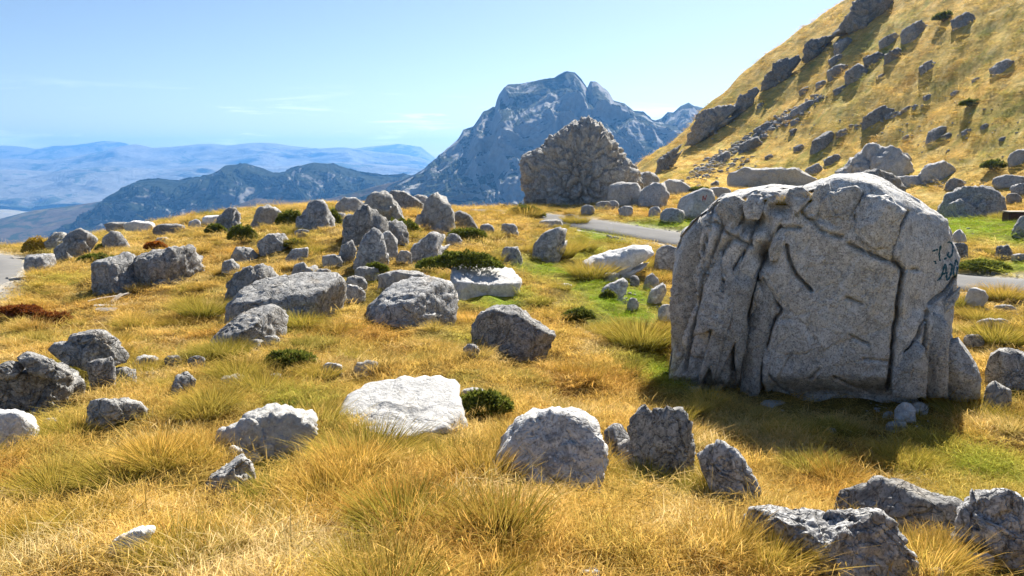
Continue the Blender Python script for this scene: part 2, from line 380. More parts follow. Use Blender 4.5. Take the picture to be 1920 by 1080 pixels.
def massif(name, label, mat, prof, dist, foot_z, run, NU, NTT, rough, seed, curve=1.6, fs=60., ridged=True, back=0.8, gully=0.0):
    """a mountain from its skyline (pixels): crest at its own distance, a front slope of real depth and a back slope"""
    pu = np.array([p[0] for p in prof], float); pv = np.array([p[1] for p in prof], float)
    u = np.linspace(pu[0], pu[-1], NU); v = np.interp(u, pu, pv)
    d = ray(u, v); dn = d/d[:, 1:2]
    yd = np.full(NU, dist)+0.12*run*fbm(np.stack([u/90., 0*u, 0*u], 1), 3, seed)
    C = CAM+dn*yd[:, None]
    t = np.concatenate([np.linspace(-0.5, 0, NTT//6, endpoint=False), np.linspace(0, 1, NTT-NTT//6)])
    rows = []
    for tt in t:
        if tt < 0:
            P = C.copy(); P[:, 1] += -tt*2*run*0.6; P[:, 2] = C[:, 2]+(foot_z-C[:, 2])*(-tt*2)**1.2*back; w = 0.35*np.ones(NU)
        else:
            g = 1-(1-tt)**curve if curve > 1 else tt**(1/curve)
            P = C.copy(); k = (yd-run*tt)/yd; P[:, 0] = C[:, 0]*(1-(1-k)*0.35); P[:, 1] = yd-run*tt; P[:, 2] = C[:, 2]+(foot_z-C[:, 2])*g
            w = np.full(NU, min(1, tt*6)*0.85+0.12)
        rows.append(np.concatenate([P, w[:, None]], 1))
    G = np.concatenate(rows); P = G[:, :3]; w = G[:, 3]
    q = P/fs
    q2 = q*np.array([1, 1, 0.55])
    nz = fbm(q2+0.35*np.stack([noise(q*1.3, seed+2)]*3, 1), 6, seed+5, 0.55, ridged)
    if gully: nz = nz+gully*fbm(np.stack([P[:, 0]/fs*2.6+P[:, 2]/fs*0.7, P[:, 1]*0.3/fs, P[:, 2]*0.25/fs], 1), 4, seed+9, 0.55, True)
    P = P.copy(); P[:, 1] -= nz*rough*w; P[:, 2] += 0.45*nz*rough*w; P[:, 0] += 0.4*noise(q*1.9+7, seed+3)*rough*w
    o = link(name, mesh_of(name, P, grid_faces(len(t), NU)[:, ::-1]), mat)
    tag(o, label, 'mountain', kind='structure'); return o
M_PEAK = far_material('peak_limestone', (0.33, 0.325, 0.32), (0.02, 0.032, 0.02), None, 0.44, 0.010)
M_DARKR = far_material('wooded_ridge', (0.24, 0.235, 0.23), (0.012, 0.02, 0.011), None, 0.24, 0.009)
M_BROWN = far_material('autumn_wood', (0.12, 0.09, 0.06), (0.03, 0.04, 0.02), (0.16, 0.13, 0.06), 0.6, 0.012)
M_FAR = far_material('far_range', (0.24, 0.23, 0.20), (0.06, 0.075, 0.05), (0.22, 0.20, 0.13), 0.66, 0.0015)
PEAK = [(700,372),(780,330),(830,290),(858,262),(868,246),(886,240),(905,212),(930,205),(938,178),(952,160),(985,158),(1010,152),(1035,150),(1062,138),(1075,139),(1092,158),(1100,168),(1108,154),(1120,156),(1140,172),(1150,190),(1172,196),(1190,212),(1205,214),(1222,228),(1240,232),(1262,238),(1300,262),(1360,290),(1420,315)]
massif('mountain', 'huge pale limestone peak with flat shoulder, hazy blue, behind the rugged boulder', M_PEAK, PEAK, 1700, -130, 560, 560, 230, 46, 101, 1.35, 150., True, 0.8, 0.5)
massif('mountain', 'jagged rocky ridge between the high peak and the golden hillside', M_PEAK, [(1150,330),(1200,260),(1225,228),(1240,222),(1252,210),(1262,212),(1275,200),(1290,194),(1300,200),(1318,204),(1340,215),(1400,260),(1450,300)], 1950, -100, 480, 200, 90, 40, 151, 1.3, 110., True, 0.8, 0.5)
massif('hills', 'dark blue wooded ridge with two humps in front of the valley', M_DARKR, [(150,440),(190,410),(215,375),(240,350),(265,342),(300,338),(335,342),(370,335),(400,328),(425,312),(445,310),(462,308),(490,315),(515,325),(535,325),(560,313),(590,306),(620,308),(650,318),(680,326),(720,332),(760,330),(820,336),(880,350)], 2300, -260, 560, 520, 150, 62, 201, 1.25, 120., True, 0.8, 0.4)
massif('hills', 'low brown wooded foothills below the dark ridge at the valley mouth', M_BROWN, [(-420,440),(-250,425),(-100,418),(0,410),(60,395),(120,388),(200,376),(260,385),(330,395),(420,400),(520,420),(640,440)], 2750, -280, 900, 260, 70, 22, 251, 1.2, 120., False)
massif('hills', 'pale grassy saddle below the twin dark humps', M_BROWN, [(330,425),(380,405),(440,385),(480,372),(540,376),(620,372),(700,350),(760,336),(820,345),(900,380)], 1750, -170, 330, 220, 60, 18, 261, 1.2, 90., False)
massif('far_mountains', 'hazy pale blue range along the horizon with a pointed summit', M_FAR, [(-500,280),(-300,282),(-100,278),(0,273),(40,275),(70,280),(100,274),(140,273),(175,268),(200,264),(235,268),(260,280),(330,284),(420,275),(480,278),(560,284),(640,282),(690,276),(750,270),(790,276),(815,296),(900,320),(1100,320),(1400,300),(1800,300),(2300,290)], 8600, -300, 1500, 320, 40, 110, 301, 1.2, 900., True)
massif('far_mountains', 'long blue mountain range across the far side of the valley', M_FAR, [(-500,300),(-200,296),(0,298),(90,300),(150,292),(200,282),(225,275),(255,271),(290,278),(320,276),(370,271),(400,270),(430,274),(460,270),(500,268),(520,270),(560,276),(600,279),(650,277),(700,285),(760,290),(820,305),(1000,318),(1500,325),(2300,320)], 7100, -295, 1600, 360, 60, 120, 331, 1.2, 800., True)
massif('far_mountains', 'lower hazy foothills in front of the far blue range', M_FAR, [(-500,330),(-100,320),(0,318),(100,322),(200,312),(300,318),(420,308),(520,312),(640,305),(760,312),(900,325),(1300,335),(2300,330)], 5700, -280, 1200, 320, 60, 90, 351, 1.1, 500., True)
az2 = np.radians(np.linspace(-62, 62, 300)); r2 = np.geomspace(330, 8800, 240)
R2, A2 = np.meshgrid(r2, az2, indexing='ij'); vx = (R2*np.sin(A2)).ravel(); vy = (R2*np.cos(A2)).ravel(); rf = R2.ravel()
vz = -125-165*sstep(600, 3600, rf)+np.clip(rf/4000, 0.1, 1)*(46*fbm(np.stack([vx/900., vy/900., 0*vx], 1), 5, 401, 0.5)+26*np.maximum(fbm(np.stack([vx/420., vy/420., 0*vx], 1), 4, 402), 0))
o = link('valley', mesh_of('valley', np.stack([vx, vy, vz], 1), grid_faces(len(r2), len(az2))), far_material('valley_land', (0.34, 0.30, 0.22), (0.04, 0.05, 0.03), (0.42, 0.37, 0.24), 0.66, 0.0025))
tag(o, 'wide hazy valley floor with low hills far below the pass', 'valley', kind='structure')

# ------------------------------------------------------------------ rocks
_ICO = {}
def ico(level):
    if level not in _ICO:
        bm = bmesh.new(); bmesh.ops.create_icosphere(bm, subdivisions=level, radius=1.0)
        bm.verts.ensure_lookup_table()
        V = np.array([v.co[:] for v in bm.verts]); Fc = np.array([[v.index for v in f.verts] for f in bm.faces]); bm.free()
        _ICO[level] = (V/np.linalg.norm(V, axis=1)[:, None], Fc)
    return _ICO[level]
ROCK_FOOT = []          # footprints, to keep the grass off
ROCKS = {}
def box_poly(u0, v0, u1, v1, rng):
    cx, cy, w, h = (u0+u1)/2, (v0+v1)/2, (u1-u0)/2, (v1-v0)/2
    pts = []; n = 11; skew = rng.uniform(-0.35, 0.35)
    for k in range(n):
        a = 2*math.pi*k/n; e = rng.uniform(0.82, 1.04); c, s = math.cos(a), math.sin(a)
        x = math.copysign(abs(c)**0.75, c)*e; y = math.copysign(abs(s)**0.8, s)*e
        pts.append((cx+w*(x+skew*max(y, 0)*0.5), cy-h*y))
    return pts
def rock(name, label, shape, seed, mat=None, dep=0.42, p=3.6, top=None, rough=1.25, level=None, cracks=0.95, base=None, cat='rock', group=None, bury=0.5, extra=None, cuts=8, lay=0.014, low=0.12, on=None, plane=-0.2, dense=0.0, back_z=0.3, dist=None, parent=None, sink=True):
    rng = random.Random(seed)
    poly = box_poly(*shape, rng) if len(shape) == 4 and not isinstance(shape[0], tuple) else list(shape)
    U = np.array([q[0] for q in poly], float); Vv = np.array([q[1] for q in poly], float)
    wpx, hpx = U.max()-U.min(), Vv.max()-Vv.min()
    if dist:
        d_ = ray((U.min()+U.max())/2, Vv.max()-0.04*hpx); P0 = CAM+d_*(dist/math.hypot(d_[0], d_[1]))
    elif on:
        s_ = ROCKS[on].location; d_ = ray((U.min()+U.max())/2, Vv.max()-0.04*hpx); P0 = CAM+d_*(math.hypot(s_[0], s_[1])*0.97/math.hypot(d_[0], d_[1]))
    elif base is None:
        ub, vb = (U.min()+U.max())/2, Vv.max()-0.04*hpx
        P0 = hit(ub, vb)
        if P0 is not None: P0 = hit(ub, min(vb+min(0.06*F_PX/P0[1], 0.14*hpx), 1100)) if sink else P0     # the foot stands in the grass, a hand below its visible edge
        if P0 is None: P0 = hit(ub, vb+6)
        if P0 is None: print('NOHIT', label); return None
    else: P0 = np.array(base, float)
    fw = np.array([P0[0], P0[1], 0.0]); dist = np.linalg.norm(fw); fw /= dist; rt = np.array([fw[1], -fw[0], 0.0]); up = np.array([0, 0, 1.0])
    width = wpx/F_PX*P0[1]
    Df = dep*width*(1.0 if (top or extra) else 0.8); Db = dep*width*1.25
    pc = P0+fw*Df*(0.62 if low > 0.3 else 0.85)
    D = ray(U, Vv); pp = pc+fw*Df*plane; t = (pp @ fw)/(D @ fw); W = CAM+D*t[:, None]-pp
    X = W @ rt
    pz_ = pc+fw*Db*back_z; t = (pz_ @ fw)/(D @ fw); Z = (CAM+D*t[:, None]-pz_) @ up        # the top edge is seen past the middle of the rock
    zmin = Z.min(); H = Z.max()-zmin; lowmask = Z < zmin+0.25*H; Z = np.where(lowmask, Z-bury*H, Z)
    if low < 0.3 and low != 0.2 and abs(X[np.argmax(Z)]-(X.max()+X.min())/2) > 0.22*(X.max()-X.min()): low = 0.32
    cx = (X.max()+X.min())/2; cz = zmin+low*H
    ang = np.arctan2(Z-cz, X-cx); rad = np.hypot(X-cx, Z-cz); o_ = np.argsort(ang); ang = ang[o_]; rad = rad[o_]
    # outline radius for every angle, straight edges between the points
    px = rad*np.cos(ang); pz = rad*np.sin(ang); qx, qz = np.roll(px, -1), np.roll(pz, -1)
    th = np.linspace(-math.pi, math.pi, 721); Rt = np.full(721, 1e-3)
    cth, sth = np.cos(th), np.sin(th)
    for a in range(len(px)):
        ex, ez = qx[a]-px[a], qz[a]-pz[a]; den = cth*ez-sth*ex
        with np.errstate(divide='ignore', invalid='ignore'):
            rr_ = (px[a]*ez-pz[a]*ex)/den; s_ = (px[a]*sth-pz[a]*cth)/den
        ok = (rr_ > 0) & (s_ >= -1e-6) & (s_ <= 1+1e-6); Rt = np.where(ok, np.maximum(Rt, rr_), Rt)
    if level is None: level = 6 if wpx > 260 else 5 if wpx > 85 else 4 if wpx > 26 else 3
    Uv, Fc = ico(level)
    if dense: Uv = Uv-np.array([0, dense, 0]); Uv = Uv/np.linalg.norm(Uv, axis=1)[:, None]      # more vertices on the near face
    phi = np.arctan2(Uv[:, 2], Uv[:, 0]); rho = np.hypot(Uv[:, 0], Uv[:, 2]); R = np.interp(phi, th, Rt)
    dd = np.where(Uv[:, 1] < 0, Df, Db)
    r = 1/((rho/R)**p+(np.abs(Uv[:, 1])/dd)**p)**(1/p)
    size = min(width, H*1.3)
    def cut(nv, d):
        nonlocal r
        k = Uv @ nv
        with np.errstate(divide='ignore'): lim = np.where(k > 1e-3, d/np.maximum(k, 1e-3), 1e9)
        r = np.minimum(r, lim)
    if top:
        ft, tilt, roll = top; nv = np.array([math.sin(math.radians(roll)), -math.sin(math.radians(tilt)), math.cos(math.radians(tilt))]); nv /= np.linalg.norm(nv)
        cut(nv, max(nv @ np.array([0, -0.8*Df, zmin+ft*H-cz]), 0.05*H))
    for _ in range(cuts):
        side = rng.random() < 0.25
        a = rng.uniform(0, 2*math.pi) if side else rng.uniform(-2.5, -0.64); el = rng.uniform(0.0, 0.9) if side else rng.uniform(-0.35, 0.6)
        nv = np.array([math.cos(a)*math.cos(el), math.sin(a)*math.cos(el), math.sin(el)])
        sup = (Uv*r[:, None] @ nv).max(); cut(nv, sup*(rng.uniform(0.92, 0.99) if side else rng.uniform(0.55, 0.9)))
    P = Uv*r[:, None]; q = P/size; so = seed*3.17
    warp = np.stack([noise(q*2.1+so, seed), noise(q*2.1+so+9, seed+1), noise(q*2.1+so+19, seed+2)], 1)
    disp = 0.03+0.04*fbm(q*1.7+so, 3, seed+3)+rough*(0.045*fbm(q*4.5+so+0.5*warp, 4, seed+4, 0.55, True)+0.016*fbm(q*15+so, 3, seed+6))
    if cracks:
        d1, d2, ci = voronoi((q+0.14*warp)*np.array([1.9, 1.9, 1.5])+so, seed+7)
        disp = disp-0.045*cracks*np.exp(-((d2-d1)/0.035)**2)+0.10*cracks*(ci-0.5)
        e1, e2, ei = voronoi((q+0.1*warp)*np.array([5.2, 5.2, 3.6])+so, seed+9); disp = disp-0.02*cracks*np.exp(-((e2-e1)/0.05)**2)+0.03*cracks*(ei-0.5)
    if lay:
        s_ = (q[:, 2]+rng.uniform(-0.7, 0.7)*q[:, 0]+rng.uniform(-0.4, 0.4)*q[:, 1])*rng.uniform(5, 9)+1.6*noise(q*2+so, seed+8); disp = disp+lay*np.clip(np.abs((s_ % 1)-0.5)*5-0.6, -0.6, 1)*(0.4+0.6*sstep(-.2, .3, noise(q*1.6+so+4, seed+10)))
    nrm = P/np.linalg.norm(P, axis=1)[:, None]
    P = P+nrm*(disp*size)[:, None]
    if extra is not None: P = extra(P, cx, cz, rt, fw, pc, nrm, size)
    Wd = pc+rt*(P[:, 0:1]+cx)+fw*P[:, 1:2]+up*(P[:, 2:3]+cz)
    org = np.array([pc[0], pc[1], P0[2]])
    o = link(name, mesh_of(name, Wd-org, Fc), mat or M_ROCK, loc=org)
    if parent:
        o.parent = parent; o.location = Vector(org)-parent.location; return o
    tag(o, label, cat, group)
    ROCK_FOOT.append((pc[0], pc[1], width*0.5, Df, fw[0], fw[1], H, org[2]))
    ROCKS[label] = o
    return o
# --- the huge cracked boulder on the right
def z2(pts): return [(1230+x*0.4258, 320+y*0.4259) for x, y in pts]
HERO_CRACKS = [  # (points on the photograph, half width px, depth m)
 (z2([(1105,185),(1060,260),(1035,380),(1080,440),(1068,560),(1048,700),(1037,850),(1022,990)]), 3.4, .34),
 (z2([(310,215),(250,380),(210,480),(200,600),(170,700),(130,880)]), 2.6, .20),
 (z2([(470,400),(430,500),(400,640),(350,750),(345,830),(372,940)]), 3.0, .26),
 (z2([(400,330),(330,480),(280,600),(250,700),(240,850),(210,940)]), 2.6, .20),
 (z2([(575,330),(600,430),(685,530)]), 3.0, .24),
 (z2([(440,470),(500,560),(552,612),(520,660),(492,750),(462,830),(465,985)]), 2.8, .22),
 (z2([(545,250),(520,350),(460,390)]), 3.0, .22), (z2([(685,215),(740,270),(815,292)]), 2.4, .15),
 (z2([(850,320),(930,362),(1030,395)]), 2.8, .20), (z2([(1205,635),(1130,770),(1100,800)]), 2.8, .2),
 (z2([(1205,640),(1180,800),(1188,950)]), 2.6, .2), (z2([(1300,740),(1282,840),(1280,930)]), 3.0, .28), (z2([(1215,610),(1300,560),(1340,500)]), 3.0, .25),
 (z2([(780,910),(860,960),(930,1003)]), 1.8, .10), (z2([(1090,440),(1165,452)]), 1.8, .10), (z2([(905,100),(870,175),(880,210)]), 2.2, .15),
 (z2([(840,560),(910,585)]), 1.5, .07), (z2([(850,720),(935,765)]), 1.5, .07), (z2([(910,830),(1030,840)]), 1.5, .07), (z2([(720,870),(680,915)]), 1.4, .06),
 (z2([(250,150),(230,300),(150,450),(120,600)]), 2.0, .12), (z2([(330,300),(250,440),(215,560)]), 2.0, .12), (z2([(300,590),(240,560),(200,500)]), 1.6, .08),
 (z2([(180,560),(130,640),(100,800)]), 1.8, .09), (z2([(480,130),(440,230),(410,330)]), 2.5, .2), (z2([(270,230),(340,290),(420,330)]), 2.4, .18),
 (z2([(390,120),(370,220),(340,260)]), 2.2, .15), (z2([(640,250),(560,260),(540,330)]), 2.0, .12), (z2([(690,130),(640,180),(700,240)]), 2.2, .13),
 (z2([(500,900),(550,990)]), 1.6, .09), (z2([(560,990),(575,1000)]), 1.6, .09), (z2([(460,830),(410,760),(390,720)]), 1.8, .1), (z2([(470,480),(530,590)]), 1.4, .08)]
HERO_PITS = [(1413, 418, 24, 15, .5), (1434, 480, 15, 20, .45), (1398, 690, 9, 16, .3), (1460, 392, 20, 10, .3), (1545, 745, 12, 6, .2)]
def project(W):
    d = W-CAM; c, s = math.cos(TILT), math.sin(TILT)
    f = d[:, 1]*c-d[:, 2]*s; y = d[:, 1]*s+d[:, 2]*c
    return 960+F_PX*d[:, 0]/f, 540-F_PX*y/f
def hero_extra(P, cx, cz, rt, fw, pc, nrm, size):
    Wd = pc+rt*(P[:, 0:1]+cx)+fw*P[:, 1:2]+np.array([0, 0, 1.])*(P[:, 2:3]+cz)
    u, v = project(Wd); front = sstep(0.9, 0.2, -0.0+P[:, 1]+0.4)
    u = u+2.2*noise(P*5, 900)+1.0*noise(P*14, 901); v = v+2.2*noise(P*5+30, 902)
    depth = np.zeros(len(P)); near = np.full(len(P), 1e9)
    for pts, w, a in HERO_CRACKS:
        L = polyline(pts, 3); d, _ = seg_dist(u, v, L); near = np.minimum(near, d)
        depth = np.maximum(depth, 1.15*a*np.exp(-(d/(w*0.85))**2))
    bul = np.clip(near/5, 0, 1)*np.where(u < 1440, 0.07, 0.04)
    left = sstep(1500, 1400, u)
    w_ = np.stack([noise(P*1.1, 911), noise(P*1.1+7, 912), noise(P*1.1+13, 913)], 1)*0.22
    d1, d2, ci = voronoi((np.stack([P[:, 0]*1.7-0.5*P[:, 2], P[:, 1]*0.8, P[:, 2]*0.55], 1)+w_), 915)
    depth = depth+(0.22*(ci-0.5)+0.12*np.exp(-((d2-d1)/0.022)**2))*(0.12+0.88*left)
    e1, e2, ei = voronoi((P+w_)*np.array([2.4, 2.0, 1.7])+3, 917)
    depth = depth+(0.06*(ei-0.5)+0.04*np.exp(-((e2-e1)/0.025)**2))*(0.3+0.7*left)
    topw = sstep(430, 380, v)*sstep(1560, 1500, u); depth = depth+topw*0.5*(ei-0.4)
    for pu, pv, a, b, dd in HERO_PITS: depth = depth+dd*np.exp(-((u-pu)/a)**2-((v-pv)/b)**2)
    # the right flank turns away past the long crack, the foot undercuts
    depth = depth+0.5*sstep(1690, 1800, u)*sstep(360, 420, v)+0.25*sstep(1690, 1712, u)*sstep(620, 560, v)
    under = sstep(700, 760, v)*0.45
    P = P.copy(); P[:, 1] += (depth-bul+under)*front
    return P
HERO = [(1270,560),(1276,475),(1290,438),(1322,406),(1352,386),(1392,374),(1445,368),(1500,372),(1532,362),(1560,352),(1610,349),(1650,358),(1690,376),(1730,392),(1775,420),(1790,450),(1799,500),(1797,545),(1786,585),(1778,625),(1778,655),(1780,700),(1765,735),(1740,740),(1700,735),(1670,752),(1600,757),(1520,747),(1450,738),(1425,720),(1400,722),(1340,716),(1300,712),(1272,650)]
hero = rock('boulder', 'huge cracked grey boulder with teal graffiti standing in its own black shadow', HERO, 5, M_HERO, dep=0.27, p=6.5, rough=0.4, level=7, lay=0.004, cracks=0.1, plane=-0.8, cat='boulder', dense=0.55, back_z=0.0, bury=0.14, low=0.42, extra=hero_extra, cuts=0)
BRECCIA = [(985,312),(990,298),(1020,285),(1045,265),(1075,246),(1101,236),(1120,247),(1140,270),(1165,305),(1188,325),(1192,350),(1170,378),(1100,389),(1000,391),(994,350)]
def nodules(P, cx, cz, rt, fw, pc, nrm, size):
    w = np.stack([noise(P*0.9, 71), noise(P*0.9+5, 72), noise(P*0.9+11, 73)], 1)*0.55
    d1, d2, ci = voronoi((P+w)*np.array([1.5, 1.5, 0.95])*(1+0.35*noise(P*0.35+9, 74))[:, None], 77)
    e1, e2, ei = voronoi((P+w)*3.4+3, 78)
    k = 0.75*np.sqrt(np.clip((d2-d1)/0.28, 0, 1))+0.22*(ci-0.5)+0.22*np.sqrt(np.clip((e2-e1)/0.4, 0, 1))
    big = noise(P*0.55+2, 79)
    return P+nrm*(k-0.62+0.08*big)[:, None]
M_BRECCIA = rock_material('nodular_limestone', (0.26, 0.255, 0.245), (0.46, 0.452, 0.435), (0.64, 0.63, 0.61), stain=(0.34, 0.28, 0.2), scale=0.55, lich=0.4)
rock('boulder', 'big knobbly pyramid boulder beyond the road in front of the blue peak', BRECCIA, 8, M_BRECCIA, dep=0.36, p=3.0, rough=0.4, level=6, lay=0, cracks=0, cat='boulder', plane=-0.3, bury=0.1, low=0.3, extra=nodules, cuts=5)

